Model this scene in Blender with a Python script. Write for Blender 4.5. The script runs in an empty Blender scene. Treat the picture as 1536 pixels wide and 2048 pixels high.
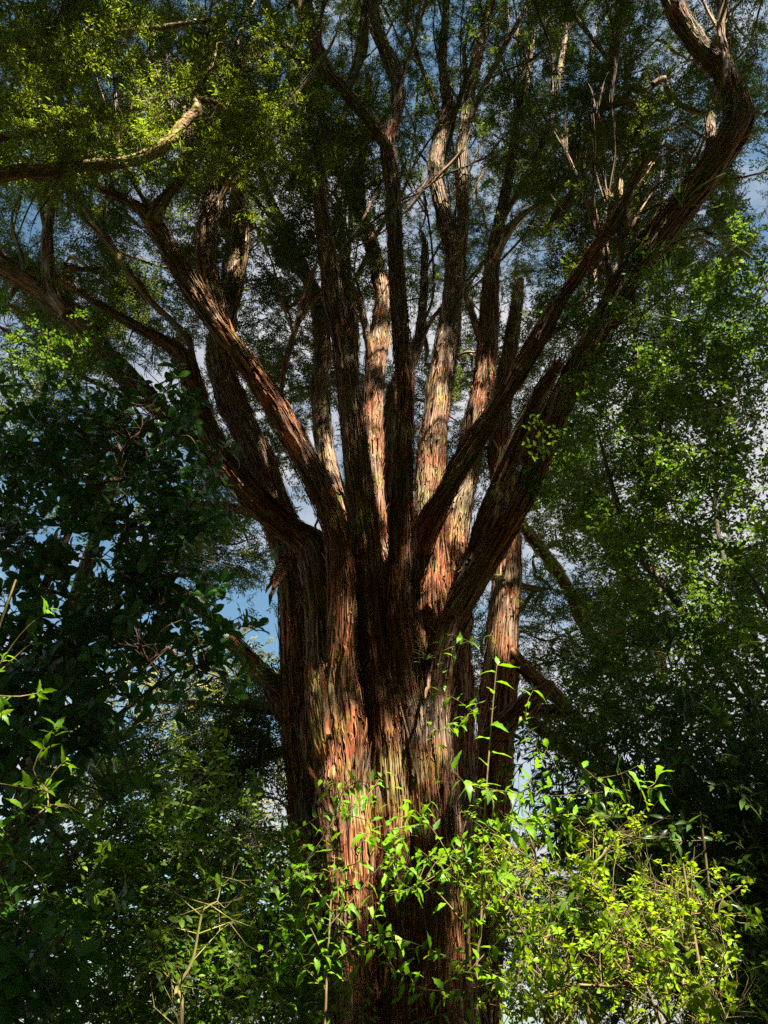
import bpy, math, random
import numpy as np

# ------------------------------------------------------------------ camera, sky, sun, exposure
S = bpy.context.scene
COL = S.collection
PITCH = math.radians(33.0)
CAMZ = 1.6
VFOV = math.radians(65.0)
F = 1024 / math.tan(VFOV / 2)                     # focal length in photograph pixels
cam = bpy.data.cameras.new('camera')
cam.sensor_fit = 'VERTICAL'
cam.sensor_height = 24.0
cam.lens = 12.0 / math.tan(VFOV / 2)
cam.clip_start = 0.05
cam.clip_end = 3000
camo = bpy.data.objects.new('camera', cam)
COL.objects.link(camo)
camo.location = (0, 0, CAMZ)
camo.rotation_euler = (math.pi / 2 + PITCH, 0, 0)
S.camera = camo

SUN = np.array([0.33, -0.45, 0.83]); SUN /= np.linalg.norm(SUN)
sun_elev = math.asin(SUN[2])
w = bpy.data.worlds.new('World'); S.world = w; w.use_nodes = True
nt = w.node_tree; nt.nodes.clear()
out = nt.nodes.new('ShaderNodeOutputWorld')
bg = nt.nodes.new('ShaderNodeBackground'); bg.inputs['Strength'].default_value = 0.05
sky = nt.nodes.new('ShaderNodeTexSky'); sky.sky_type = 'NISHITA'; sky.sun_disc = False
sky.sun_elevation = sun_elev
sky.sun_rotation = math.atan2(SUN[0], SUN[1])
sky.altitude = 100; sky.air_density = 1.0; sky.dust_density = 1.0; sky.ozone_density = 0.7
tc = nt.nodes.new('ShaderNodeTexCoord')
mp = nt.nodes.new('ShaderNodeMapping'); mp.inputs['Scale'].default_value = (1.6, 1.6, 2.6); mp.inputs['Location'].default_value = (3.1, 0.4, 1.3)
no = nt.nodes.new('ShaderNodeTexNoise'); no.inputs['Scale'].default_value = 1.5; no.inputs['Detail'].default_value = 7; no.inputs['Roughness'].default_value = 0.58
rp = nt.nodes.new('ShaderNodeValToRGB'); rp.color_ramp.elements[0].position = 0.44; rp.color_ramp.elements[1].position = 0.60
mx = nt.nodes.new('ShaderNodeMix'); mx.data_type = 'RGBA'
mx.inputs[7].default_value = (3.0, 3.0, 3.15, 1)
nt.links.new(tc.outputs['Generated'], mp.inputs['Vector']); nt.links.new(mp.outputs[0], no.inputs['Vector'])
nt.links.new(no.outputs['Fac'], rp.inputs['Fac']); nt.links.new(rp.outputs['Color'], mx.inputs[0])
tn = nt.nodes.new('ShaderNodeMix'); tn.data_type = 'RGBA'; tn.blend_type = 'MULTIPLY'; tn.inputs[0].default_value = 1.0; tn.inputs[7].default_value = (0.68, 0.84, 0.76, 1)
nt.links.new(sky.outputs['Color'], tn.inputs[6]); nt.links.new(tn.outputs[2], mx.inputs[6]); nt.links.new(mx.outputs[2], bg.inputs['Color'])
nt.links.new(bg.outputs[0], out.inputs['Surface'])

sl = bpy.data.lights.new('sun', 'SUN'); sl.energy = 5.0; sl.angle = math.radians(0.5); sl.color = (1.0, 0.93, 0.80)
so = bpy.data.objects.new('sun', sl); COL.objects.link(so)
so.location = (30, -25, 40)
so.rotation_euler = (math.pi / 2 - sun_elev, 0, math.atan2(SUN[0], -SUN[1]))
S.view_settings.view_transform = 'Standard'; S.view_settings.look = 'None'
S.view_settings.exposure = 2.3; S.view_settings.gamma = 1.0; S.view_settings.use_curve_mapping = False
S.render.engine = 'CYCLES'
S.cycles.use_denoising = False
S.cycles.max_bounces = 4; S.cycles.diffuse_bounces = 2; S.cycles.glossy_bounces = 1; S.cycles.transmission_bounces = 2
S.cycles.caustics_reflective = False; S.cycles.caustics_refractive = False

# ------------------------------------------------------------------ maths helpers
R = np.random.default_rng(11)
random.seed(11)
CA, SA = math.cos(PITCH), math.sin(PITCH)

def P(px, py, Y):
    """photograph pixel + distance in front of the camera (world y) -> world point"""
    a = (px - 768) / F; b = (1024 - py) / F
    d = np.array([a, CA - SA * b, SA + CA * b])
    t = Y / d[1]
    return np.array([0, 0, CAMZ]) + d * t

def PT(px, py, Y):
    return Y / (CA - SA * (1024 - py) / F)

def proj(p):
    p = np.atleast_2d(p)
    q = p - np.array([0, 0, CAMZ])
    dep = q[:, 1] * CA + q[:, 2] * SA
    upc = -q[:, 1] * SA + q[:, 2] * CA
    dd = np.where(dep > 0.05, dep, 0.05)
    return np.stack([768 + F * q[:, 0] / dd, 1024 - F * upc / dd, dep], 1)

def unit(v):
    v = np.asarray(v, float)
    return v / (np.linalg.norm(v, axis=-1, keepdims=True) + 1e-12)

def lattice(seed, nv, nu):
    return np.random.default_rng(seed).random((nv, nu))

def pnoise(u, v, nu, seed):
    """value noise; u in 0..1 periodic over nu cells, v in cells"""
    nu = max(3, int(nu)); G = lattice(seed, 257, nu)
    x = (u % 1.0) * nu; xi = np.floor(x).astype(int); xf = x - xi; xf = xf * xf * (3 - 2 * xf)
    yi = np.floor(v).astype(int); yf = v - yi; yf = yf * yf * (3 - 2 * yf)
    x0 = xi % nu; x1 = (xi + 1) % nu; y0 = yi % 257; y1 = (yi + 1) % 257
    return (G[y0, x0] * (1 - xf) + G[y0, x1] * xf) * (1 - yf) + (G[y1, x0] * (1 - xf) + G[y1, x1] * xf) * yf

def catmull(pts, ds):
    pts = np.asarray(pts, float); n = len(pts)
    ext = np.vstack([2 * pts[0] - pts[1], pts, 2 * pts[-1] - pts[-2]])
    res = []
    for i in range(n - 1):
        p0, p1, p2, p3 = ext[i:i + 4]
        m = max(2, int(math.ceil(np.linalg.norm(p2[:3] - p1[:3]) / ds)))
        t = np.linspace(0, 1, m, endpoint=False)[:, None]
        res.append(0.5 * ((2 * p1) + (-p0 + p2) * t + (2 * p0 - 5 * p1 + 4 * p2 - p3) * t * t + (-p0 + 3 * p1 - 3 * p2 + p3) * t ** 3))
    res.append(pts[-1:])
    return np.vstack(res)

def frames(C):
    T = np.gradient(C, axis=0); T = unit(T)
    N = np.zeros_like(C)
    n = np.array([0, 1.0, 0]) - T[0] * T[0, 1]
    if np.linalg.norm(n) < 0.2: n = np.array([1.0, 0, 0]) - T[0] * T[0, 0]
    n = unit(n)
    for i in range(len(C)):
        n = n - T[i] * np.dot(n, T[i]); n = n / np.linalg.norm(n); N[i] = n
    return T, N, np.cross(T, N)

# ------------------------------------------------------------------ object helpers
def link(o, parent=None):
    COL.objects.link(o)
    if parent is not None: o.parent = parent
    return o

def empty(name, base, label, cat, group=None):
    o = bpy.data.objects.new(name, None); COL.objects.link(o)
    o.location = base; o.empty_display_size = 0.3
    o['label'] = label; o['category'] = cat
    if group: o['group'] = group
    return o

def mesh_np(name, V, Fq, mats, uv=None, smooth=True, fm=None, attrs=None):
    me = bpy.data.meshes.new(name)
    V = np.asarray(V, np.float32)
    Fq = [np.asarray(f, np.int32) for f in (Fq if isinstance(Fq, list) else [Fq]) if len(f)]
    me.vertices.add(len(V)); me.vertices.foreach_set('co', V.ravel())
    loops = np.concatenate([f.ravel() for f in Fq]); tot = np.concatenate([np.full(len(f), f.shape[1], np.int32) for f in Fq])
    me.loops.add(len(loops)); me.loops.foreach_set('vertex_index', loops)
    me.polygons.add(len(tot)); st = np.concatenate([[0], np.cumsum(tot)[:-1]]).astype(np.int32)
    me.polygons.foreach_set('loop_start', st); me.polygons.foreach_set('loop_total', tot)
    if smooth: me.polygons.foreach_set('use_smooth', np.ones(len(tot), bool))
    if fm is not None: me.polygons.foreach_set('material_index', np.asarray(fm, np.int32))
    if uv is not None:
        l = me.uv_layers.new(name='UVMap'); l.data.foreach_set('uv', np.asarray(uv, np.float32)[loops].ravel())
    if attrs:
        for k, a in attrs.items():
            at = me.attributes.new(k, 'FLOAT', 'POINT'); at.data.foreach_set('value', np.asarray(a, np.float32))
    for m in (mats if isinstance(mats, (list, tuple)) else [mats]): me.materials.append(m)
    me.update(calc_edges=True); me.validate()
    return me

def obj(name, me, parent=None, kind=None, loc=None):
    o = bpy.data.objects.new(name, me)
    link(o, parent)
    if loc is not None: o.location = loc
    if kind: o['kind'] = kind
    return o

# ------------------------------------------------------------------ materials
def newmat(name):
    m = bpy.data.materials.new(name); m.use_nodes = True
    n = m.node_tree; n.nodes.clear()
    return m, n

def N(n, t, **kw):
    x = n.nodes.new(t)
    for k, v in kw.items():
        if k in x.inputs: x.inputs[k].default_value = v
        else: setattr(x, k, v)
    return x

def ramp(n, src, stops, interp='LINEAR'):
    r = n.nodes.new('ShaderNodeValToRGB'); r.color_ramp.interpolation = interp
    e = r.color_ramp.elements
    while len(e) < len(stops): e.new(0.5)
    for i, (p, c) in enumerate(stops):
        e[i].position = p; e[i].color = (c, c, c, 1) if isinstance(c, (int, float)) else (*c, 1)
    n.links.new(src, r.inputs['Fac'])
    return r

def mixc(n, fac, a, b, blend='MIX'):
    m = n.nodes.new('ShaderNodeMix'); m.data_type = 'RGBA'; m.blend_type = blend
    for s, v in ((0, fac), (6, a), (7, b)):
        if hasattr(v, 'links') or hasattr(v, 'is_linked'): n.links.new(v, m.inputs[s])
        else: m.inputs[s].default_value = v if s == 0 else (*v, 1)
    return m.outputs[2]

def bark_mat(name, dark, mid, light, patch, moss, mossamt=0.5, fib=(26, 2.6), bump=0.012, rough=0.85, tint=False):
    m, n = newmat(name)
    uvn = N(n, 'ShaderNodeUVMap'); tco = N(n, 'ShaderNodeTexCoord')
    def stretched(sx, sy, detail, roughn=0.6, dist=0.0):
        mpn = N(n, 'ShaderNodeMapping'); mpn.inputs['Scale'].default_value = (sx, sy, 1)
        n.links.new(uvn.outputs['UV'], mpn.inputs['Vector'])
        t = N(n, 'ShaderNodeTexNoise', Scale=1.0, Detail=detail, Roughness=roughn, Distortion=dist)
        n.links.new(mpn.outputs[0], t.inputs['Vector'])
        return t.outputs['Fac']
    f1 = stretched(fib[0], fib[1], 5, 0.65, 0.3)
    f2 = stretched(fib[0] * 4, fib[1] * 2.2, 4)
    big = N(n, 'ShaderNodeTexNoise', Scale=1.5, Detail=4, Roughness=0.65)
    n.links.new(tco.outputs['Object'], big.inputs['Vector'])
    c = ramp(n, f1, [(0.28, dark), (0.47, mid), (0.70, light)]).outputs['Color']
    sp = N(n, 'ShaderNodeSeparateXYZ'); n.links.new(tco.outputs['Object'], sp.inputs[0])
    hz = N(n, 'ShaderNodeMapRange'); hz.inputs[1].default_value = 5; hz.inputs[2].default_value = 16; hz.inputs[3].default_value = -0.02; hz.inputs[4].default_value = 0.12
    n.links.new(sp.outputs['Z'], hz.inputs[0])
    hb = N(n, 'ShaderNodeMath', operation='ADD'); n.links.new(big.outputs['Fac'], hb.inputs[0]); n.links.new(hz.outputs[0], hb.inputs[1])
    pf = ramp(n, hb.outputs[0], [(0.46, 0.0), (0.62, 0.85)]).outputs['Color']
    pc = ramp(n, f1, [(0.25, tuple(0.35 * x for x in patch)), (0.55, patch), (0.78, tuple(min(1, 1.5 * x + 0.03) for x in patch))]).outputs['Color']
    c = mixc(n, pf, c, pc)
    f3 = stretched(fib[0] * 0.55, fib[1] * 0.32, 4, 0.6, 0.5)
    ck = ramp(n, f3, [(0.445, 0.0), (0.495, 1.0), (0.505, 1.0), (0.555, 0.0)]).outputs['Color']
    c = mixc(n, 0.7, c, mixc(n, ck, c, dark))
    c = mixc(n, ramp(n, f2, [(0.36, 0.55), (0.62, 0.0)]).outputs['Color'], c, dark)
    mo = N(n, 'ShaderNodeTexNoise', Scale=2.3, Detail=6, Roughness=0.7)
    ml = N(n, 'ShaderNodeMapping'); ml.inputs['Location'].default_value = (7.3, 2.2, 5.1)
    n.links.new(tco.outputs['Object'], ml.inputs['Vector']); n.links.new(ml.outputs[0], mo.inputs['Vector'])
    c = mixc(n, ramp(n, mo.outputs['Fac'], [(0.51, 0.0), (0.66, mossamt)]).outputs['Color'], c, moss)
    if tint:
        at = N(n, 'ShaderNodeAttribute', attribute_name='tint')
        c = mixc(n, 1.0, c, ramp(n, at.outputs['Fac'], [(0.0, (0.45, 0.42, 0.42)), (0.5, (1, 1, 1)), (1.0, (1.5, 1.35, 1.2))]).outputs['Color'], 'MULTIPLY')
    p = N(n, 'ShaderNodeBsdfPrincipled', Roughness=rough)
    p.inputs['Specular IOR Level'].default_value = 0.25
    n.links.new(c, p.inputs['Base Color'])
    add = N(n, 'ShaderNodeMath', operation='MULTIPLY_ADD'); add.inputs[1].default_value = 0.4
    n.links.new(f2, add.inputs[0]); n.links.new(f1, add.inputs[2])
    sub = N(n, 'ShaderNodeMath', operation='MULTIPLY_ADD'); sub.inputs[1].default_value = -0.7
    n.links.new(ck, sub.inputs[0]); n.links.new(add.outputs[0], sub.inputs[2]); add = sub
    b = N(n, 'ShaderNodeBump', Strength=1.0, Distance=bump)
    n.links.new(add.outputs[0], b.inputs['Height']); n.links.new(b.outputs[0], p.inputs['Normal'])
    o = N(n, 'ShaderNodeOutputMaterial'); n.links.new(p.outputs[0], o.inputs['Surface'])
    return m

def leaf_mat(name, lo, hi, trans, tfac=0.35, rough=0.42, spec=0.32):
    m, n = newmat(name)
    oi = N(n, 'ShaderNodeObjectInfo'); at = N(n, 'ShaderNodeAttribute', attribute_name='tint')
    ad = N(n, 'ShaderNodeMath', operation='ADD'); n.links.new(oi.outputs['Random'], ad.inputs[0]); n.links.new(at.outputs['Fac'], ad.inputs[1])
    hf = N(n, 'ShaderNodeMath', operation='MULTIPLY'); hf.inputs[1].default_value = 0.5; n.links.new(ad.outputs[0], hf.inputs[0])
    c = ramp(n, hf.outputs[0], [(0.12, lo), (0.72, hi), (0.90, tuple(min(1, x) for x in (hi[0] * 1.5, hi[1] * 1.25, hi[2]))), (0.97, (hi[0] * 2.0 + .03, hi[1] * 1.05, hi[2]))]).outputs['Color']
    ct = mixc(n, hf.outputs[0], tuple(0.75 * x for x in trans), trans)
    p = N(n, 'ShaderNodeBsdfPrincipled', Roughness=rough); p.inputs['Specular IOR Level'].default_value = spec
    n.links.new(c, p.inputs['Base Color'])
    t = N(n, 'ShaderNodeBsdfTranslucent'); n.links.new(ct, t.inputs['Color'])
    ms = N(n, 'ShaderNodeMixShader'); ms.inputs[0].default_value = tfac
    n.links.new(p.outputs[0], ms.inputs[1]); n.links.new(t.outputs[0], ms.inputs[2])
    o = N(n, 'ShaderNodeOutputMaterial'); n.links.new(ms.outputs[0], o.inputs['Surface'])
    return m

BARK = bark_mat('stringy_red_bark', (0.024, 0.009, 0.005), (0.34, 0.085, 0.026), (0.64, 0.43, 0.23), (0.37, 0.30, 0.20), (0.30, 0.28, 0.03), 0.75, fib=(17, 1.7), bump=0.025)
STRIP = bark_mat('loose_bark_strip', (0.04, 0.015, 0.008), (0.38, 0.11, 0.036), (0.62, 0.42, 0.22), (0.40, 0.32, 0.22), (0.28, 0.26, 0.04), 0.5, fib=(60, 3), bump=0.004, tint=True)
BARK2 = bark_mat('tan_red_bark', (0.05, 0.022, 0.012), (0.30, 0.12, 0.05), (0.50, 0.30, 0.15), (0.32, 0.18, 0.09), (0.2, 0.18, 0.05), 0.3)
GREYBARK = bark_mat('grey_mossy_bark', (0.035, 0.028, 0.02), (0.12, 0.095, 0.065), (0.24, 0.20, 0.14), (0.15, 0.12, 0.075), (0.18, 0.20, 0.04), 0.6, fib=(30, 8), bump=0.004)
LICHEN = bark_mat('lichen_covered_bark', (0.10, 0.05, 0.02), (0.34, 0.19, 0.08), (0.56, 0.44, 0.24), (0.40, 0.30, 0.10), (0.36, 0.34, 0.08), 0.8, fib=(14, 10), bump=0.012)
TWIGB = bark_mat('twig_bark', (0.05, 0.03, 0.02), (0.13, 0.07, 0.04), (0.28, 0.2, 0.12), (0.18, 0.13, 0.08), (0.16, 0.16, 0.04), 0.5, fib=(40, 6), bump=0.003)
STEM = bark_mat('pale_young_stem', (0.06, 0.045, 0.02), (0.19, 0.12, 0.05), (0.34, 0.25, 0.12), (0.22, 0.17, 0.06), (0.26, 0.28, 0.06), 0.5, fib=(60, 10), bump=0.001)
DEADW = bark_mat('yellow_dead_wood', (0.10, 0.08, 0.03), (0.26, 0.22, 0.07), (0.42, 0.36, 0.15), (0.24, 0.23, 0.06), (0.38, 0.38, 0.08), 0.6, fib=(50, 10), bump=0.001)

LEAF_GIANT = leaf_mat('giant_tree_leaf', (0.022, 0.036, 0.006), (0.095, 0.145, 0.012), (0.24, 0.34, 0.02), 0.33, 0.45, 0.22)
LEAF_OVER = leaf_mat('overhanging_tree_leaf', (0.05, 0.085, 0.006), (0.17, 0.24, 0.010), (0.36, 0.48, 0.02), 0.38, 0.42, 0.25)
LEAF_RIGHT = leaf_mat('right_tree_leaf', (0.028, 0.062, 0.006), (0.10, 0.20, 0.009), (0.24, 0.44, 0.02), 0.33, 0.40, 0.24)
LEAF_BIG = leaf_mat('broad_glossy_leaf', (0.018, 0.055, 0.012), (0.055, 0.14, 0.018), (0.12, 0.33, 0.03), 0.22, 0.34, 0.35)
LEAF_SAP = leaf_mat('sapling_leaf', (0.055, 0.15, 0.006), (0.14, 0.30, 0.008), (0.28, 0.54, 0.01), 0.38, 0.42, 0.22)
LEAF_SHRUB = leaf_mat('lime_shrub_leaf', (0.10, 0.21, 0.004), (0.24, 0.37, 0.005), (0.42, 0.58, 0.008), 0.40, 0.45, 0.2)
LEAF_DARK = leaf_mat('dark_narrow_leaf', (0.018, 0.045, 0.010), (0.06, 0.12, 0.014), (0.15, 0.30, 0.02), 0.28, 0.34)
LEAF_OLIVE = leaf_mat('olive_far_leaf', (0.14, 0.15, 0.04), (0.30, 0.28, 0.07), (0.30, 0.30, 0.06), 0.25, 0.6)
STRAP = leaf_mat('strap_leaf', (0.05, 0.10, 0.03), (0.16, 0.26, 0.08), (0.22, 0.36, 0.06), 0.25, 0.38)

# ------------------------------------------------------------------ the ground
def ground():
    n = 90
    a = np.linspace(-1, 1, n); a = np.sign(a) * np.abs(a) ** 2.6 * 900
    X, Y = np.meshgrid(a, a, indexing='ij')
    Z = 0.10 * np.sin(X * 0.7 + 1) * np.cos(Y * 0.55) + 0.06 * np.sin(X * 1.9) * np.sin(Y * 1.6 + 2)
    Z -= np.clip((np.hypot(X, Y) - 14) * 0.05, 0, 40)          # the knoll falls away on all sides
    V = np.stack([X, Y, Z], -1).reshape(-1, 3)
    i, j = np.meshgrid(np.arange(n - 1), np.arange(n - 1), indexing='ij'); k = (i * n + j).ravel()
    Q = np.stack([k, k + n, k + n + 1, k + 1], 1)
    m, nn = newmat('leaf_litter')
    t = N(nn, 'ShaderNodeTexCoord'); a1 = N(nn, 'ShaderNodeTexNoise', Scale=9.0, Detail=8, Roughness=0.7); a2 = N(nn, 'ShaderNodeTexNoise', Scale=0.6, Detail=4)
    nn.links.new(t.outputs['Object'], a1.inputs['Vector']); nn.links.new(t.outputs['Object'], a2.inputs['Vector'])
    c1 = ramp(nn, a1.outputs['Fac'], [(0.3, (0.03, 0.02, 0.012)), (0.55, (0.12, 0.075, 0.035)), (0.75, (0.22, 0.15, 0.07))]).outputs['Color']
    c2 = mixc(nn, ramp(nn, a2.outputs['Fac'], [(0.45, 0.0), (0.6, 0.8)]).outputs['Color'], c1, (0.05, 0.09, 0.02))
    p = N(nn, 'ShaderNodeBsdfPrincipled', Roughness=0.9); nn.links.new(c2, p.inputs['Base Color'])
    b = N(nn, 'ShaderNodeBump', Strength=1.0, Distance=0.04); nn.links.new(a1.outputs['Fac'], b.inputs['Height']); nn.links.new(b.outputs[0], p.inputs['Normal'])
    o = N(nn, 'ShaderNodeOutputMaterial'); nn.links.new(p.outputs[0], o.inputs['Surface'])
    g = obj('ground', mesh_np('ground', V, Q, m)); g['kind'] = 'structure'
    g['label'] = 'forest floor of brown leaf litter and moss'
ground()

# ------------------------------------------------------------------ wood
def tube(path, rad, ds, cs, amp, seed, flute=0.0, minseg=6, lump=0.10, cap=True):
    """displaced bark tube. returns V grid (ns,nt,3), normals grid, uv, faces"""
    A = catmull(np.hstack([path, np.asarray(rad)[:, None]]), ds)
    C, r = A[:, :3], np.maximum(A[:, 3], 0.002)
    T, Nn, B = frames(C)
    s = np.concatenate([[0], np.cumsum(np.linalg.norm(np.diff(C, axis=0), axis=1))])
    rm = float(np.mean(r)); circ = 2 * math.pi * rm
    nt_ = max(minseg, int(circ / cs))
    th = np.linspace(0, 2 * math.pi, nt_, endpoint=False)
    U, SV = np.meshgrid(th / (2 * math.pi), s)
    rr = r[:, None] * np.ones_like(U)
    if amp > 0:
        tw = 0.35 * (pnoise(U, SV / (rm * 5 + 0.5), 4, seed + 1) - 0.5)
        Uw = U + tw * 0.35 + 0.015 * SV
        rr = rr * (1 + lump * 2 * (pnoise(U, SV / (rm * 3 + 0.3), 5, seed + 2) - 0.5))
        if flute: rr = rr * (1 + flute * (np.abs(2 * pnoise(Uw, SV / 3.5, 9, seed + 3) - 1) * 2 - 0.8))
        def ridge(cu, cv, sd):
            q = pnoise(Uw, SV / cv, circ / cu, seed + sd); return 1 - np.abs(2 * q - 1) * 1.0
        d = 1.0 * ridge(0.20, 1.3, 4) + 0.9 * ridge(0.09, 0.7, 5) + 0.7 * pnoise(Uw, SV / 0.45, circ / 0.035, seed + 6) + 0.35 * pnoise(Uw, SV / 0.12, circ / 0.05, seed + 7)
        def crack(cu, cv, sd, w_):
            return np.exp(-((2 * pnoise(Uw, SV / cv, circ / cu, seed + sd) - 1) / w_) ** 2)
        d = d - 1.3 * crack(0.12, 1.8, 8, .12) - 0.8 * crack(0.06, 1.0, 9, .16)
        sc = np.minimum(amp, r * 0.16)[:, None]
        rr = rr + sc * (d - 1.5)
        gb = np.random.default_rng(seed + 50)
        for _ in range(int(2 + s[-1] * 0.7) if rm > 0.1 else 0):
            u0, s0, hh, wu, ws = gb.random(), gb.random() * s[-1], gb.uniform(.05, .22), gb.uniform(.04, .09), gb.uniform(.08, .25)
            du = np.abs((U - u0 + .5) % 1 - .5)
            rr = rr + hh * np.minimum(r, .3)[:, None] * np.exp(-(du / wu) ** 2 - ((SV - s0) / ws) ** 2)
    else:
        rr = rr * (1 + 0.12 * (pnoise(U, SV / (rm * 4 + 0.02), 4, seed) - 0.5))
    V = C[:, None, :] + rr[..., None] * (np.cos(th)[None, :, None] * Nn[:, None, :] + np.sin(th)[None, :, None] * B[:, None, :])
    NR = np.cos(th)[None, :, None] * Nn[:, None, :] + np.sin(th)[None, :, None] * B[:, None, :]
    uv = np.stack([U * circ, SV], -1)
    return V, NR, uv, s

def tube_faces(ns, nt_, off=0):
    i, j = np.meshgrid(np.arange(ns - 1), np.arange(nt_), indexing='ij')
    a = i * nt_ + j; b = i * nt_ + (j + 1) % nt_
    return np.stack([a, b, b + nt_, a + nt_], -1).reshape(-1, 4) + off

def tube_mesh(name, V, uv, base, mat, jag=0):
    ns, nt_ = V.shape[:2]
    Q = tube_faces(ns, nt_)
    pts = V.reshape(-1, 3); U = uv.reshape(-1, 2)
    tip = V[-1].mean(0) + (V[-1].mean(0) - V[-2].mean(0)) * 1.0
    pts = np.vstack([pts, tip[None]]); U = np.vstack([U, uv[-1, :1].reshape(1, 2)])
    k = (ns - 1) * nt_; j = np.arange(nt_)
    Tt = np.stack([k + j, k + (j + 1) % nt_, np.full(nt_, ns * nt_)], 1)
    pts = np.vstack([pts, V[0].mean(0)[None]]); U = np.vstack([U, uv[0, :1].reshape(1, 2)])
    Ts = np.stack([(j + 1) % nt_, j, np.full(nt_, ns * nt_ + 1)], 1)
    return mesh_np(name, pts - base, [Q, Tt, Ts], mat, U)

def thin_tubes(paths, sides=5):
    """many thin tubes as one vertex/face set: paths = list of (pts, radii)"""
    Vs, Fs, Us, off = [], [], [], 0
    th = np.linspace(0, 2 * math.pi, sides, endpoint=False)
    for pts, rad in paths:
        pts = np.asarray(pts); rad = np.asarray(rad)
        T, Nn, B = frames(pts)
        V = pts[:, None] + rad[:, None, None] * (np.cos(th)[None, :, None] * Nn[:, None] + np.sin(th)[None, :, None] * B[:, None])
        s = np.concatenate([[0], np.cumsum(np.linalg.norm(np.diff(pts, axis=0), axis=1))])
        u = np.stack(np.meshgrid(th * float(rad.mean()), s), -1)
        Vs.append(V.reshape(-1, 3)); Us.append(u.reshape(-1, 2)); Fs.append(tube_faces(len(pts), sides, off)); off += len(pts) * sides
    return np.vstack(Vs), np.vstack(Fs), np.vstack(Us)

def limb_path(spec):
    """spec: list of (px, py, half width px, Y)"""
    pts = np.array([P(a, b, y) for a, b, h, y in spec]); rad = np.array([h * PT(a, b, y) / F for a, b, h, y in spec])
    return pts, rad

def strips_on(V, NR, n, seed, lmin=0.4, lmax=1.7, wmin=0.008, wmax=0.030, lift=0.034, ds=0.04, front=True):
    """thin loose strips of bark that follow a tube's surface"""
    g = np.random.default_rng(seed); ns, nt_ = V.shape[:2]
    L = g.uniform(lmin, lmax, n) * g.uniform(0.3, 1, n) ** 1.5; nseg = 9
    di = np.maximum(1, (L / ds)).astype(int)
    i0 = (g.random(n) * np.maximum(1, ns - 2 - di)).astype(int)
    if front:   # theta 0 points away from the camera; keep to the three quarters that can be seen
        j0 = (nt_ * (0.14 + 0.72 * g.random(n))).astype(int) % nt_
    else: j0 = g.integers(0, nt_, n)
    t = np.linspace(0, 1, nseg)
    I = np.minimum(ns - 1, (i0[:, None] + di[:, None] * t[None]).astype(int))
    drift = g.normal(0, 0.05, n)[:, None] * t[None] * nt_ * 0.12 + 0.5 * np.sin(t[None] * 5 + g.random(n)[:, None] * 6)
    J = (j0[:, None] + np.round(drift).astype(int)) % nt_
    C = V[I, J]; Nr = NR[I, J]
    # smooth along the strip
    C[:, 1:-1] = 0.5 * C[:, 1:-1] + 0.25 * (C[:, :-2] + C[:, 2:])
    e1 = g.random(n) ** 3 * lift * 2.2; e0 = g.random(n) ** 4 * lift * 1.5
    off = 0.004 + lift * 0.35 * g.random(n)[:, None] + e1[:, None] * t[None] ** 3 + e0[:, None] * (1 - t[None]) ** 3
    C = C + Nr * off[..., None]
    Tn = unit(np.gradient(C, axis=1)); W = np.cross(Tn, Nr)
    wd = g.uniform(wmin, wmax, n)[:, None] * (0.35 + 0.65 * np.sin(math.pi * (0.12 + 0.8 * t[None])))
    tl = g.normal(0, 0.35, n)[:, None, None]
    W = unit(W + Nr * tl)
    A = C - W * wd[..., None] * 0.5; Bq = C + W * wd[..., None] * 0.5
    Vv = np.stack([A, Bq], 2).reshape(-1, 3)
    k = (np.arange(n)[:, None] * nseg * 2 + np.arange(nseg - 1)[None] * 2).ravel()
    Q = np.stack([k, k + 1, k + 3, k + 2], 1)
    su = g.random(n)[:, None, None] * 9 + np.stack([np.zeros((n, nseg)), wd], 2); sv = g.random(n)[:, None, None] * 9 + (L[:, None] * t[None])[:, :, None] * np.ones((1, 1, 2))
    UV = np.stack([su, sv], -1).reshape(-1, 2)
    tint = np.repeat(g.random(n), nseg * 2)
    return Vv, Q, UV, tint

# ------------------------------------------------------------------ leaves and twigs
def leaf_geo(L, W, kind='simple', droop=0.2, fold=0.25, shape='ell'):
    """leaf along +X, face up +Z"""
    if kind == 'simple':
        V = np.array([[0, 0, 0], [L * 0.45, W / 2, fold * W * 0.5], [L, 0, -droop * L], [L * 0.45, -W / 2, fold * W * 0.5]])
        return V, [np.array([[0, 1, 2], [0, 2, 3]])]
    nx = 4 if kind == 'mid' else 7
    t = np.linspace(0, 1, nx + 1)
    if shape == 'ell': wv = np.sin(math.pi * t ** 0.85) ** 0.8
    elif shape == 'obo': wv = np.sin(math.pi * np.clip(t, 0, 1) ** 1.5) ** 0.75 * 1.0
    else: wv = np.sin(math.pi * t ** 0.7) ** 1.1
    if shape == 'tooth': wv = wv * (1 + 0.16 * np.where(np.arange(nx + 1) % 2 == 0, 1, -1))
    x = t * L; z = -droop * L * t ** 2 + 0.10 * L * t
    ctr = np.stack([x, 0 * x, z], 1)
    wob = 0.06 * L * np.sin(t * 9) * (0 if kind == 'mid' else 1)
    le = np.stack([x, wv * W / 2, z + fold * wv * W / 2 + wob * 0.3], 1); ri = np.stack([x, -wv * W / 2, z + fold * wv * W / 2 - wob * 0.3], 1)
    V = np.stack([le, ctr, ri], 1).reshape(-1, 3)
    k = np.arange(nx) * 3
    Q = np.vstack([np.stack([k, k + 1, k + 4, k + 3], 1), np.stack([k + 1, k + 2, k + 5, k + 4], 1)])[:, ::-1]
    return V, [Q]

def rot_from(x, up):
    x = unit(x); z = up - x * (up * x).sum(-1, keepdims=True); z = unit(z); y = np.cross(z, x)
    return np.stack([x, y, z], -1)           # columns

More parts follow.
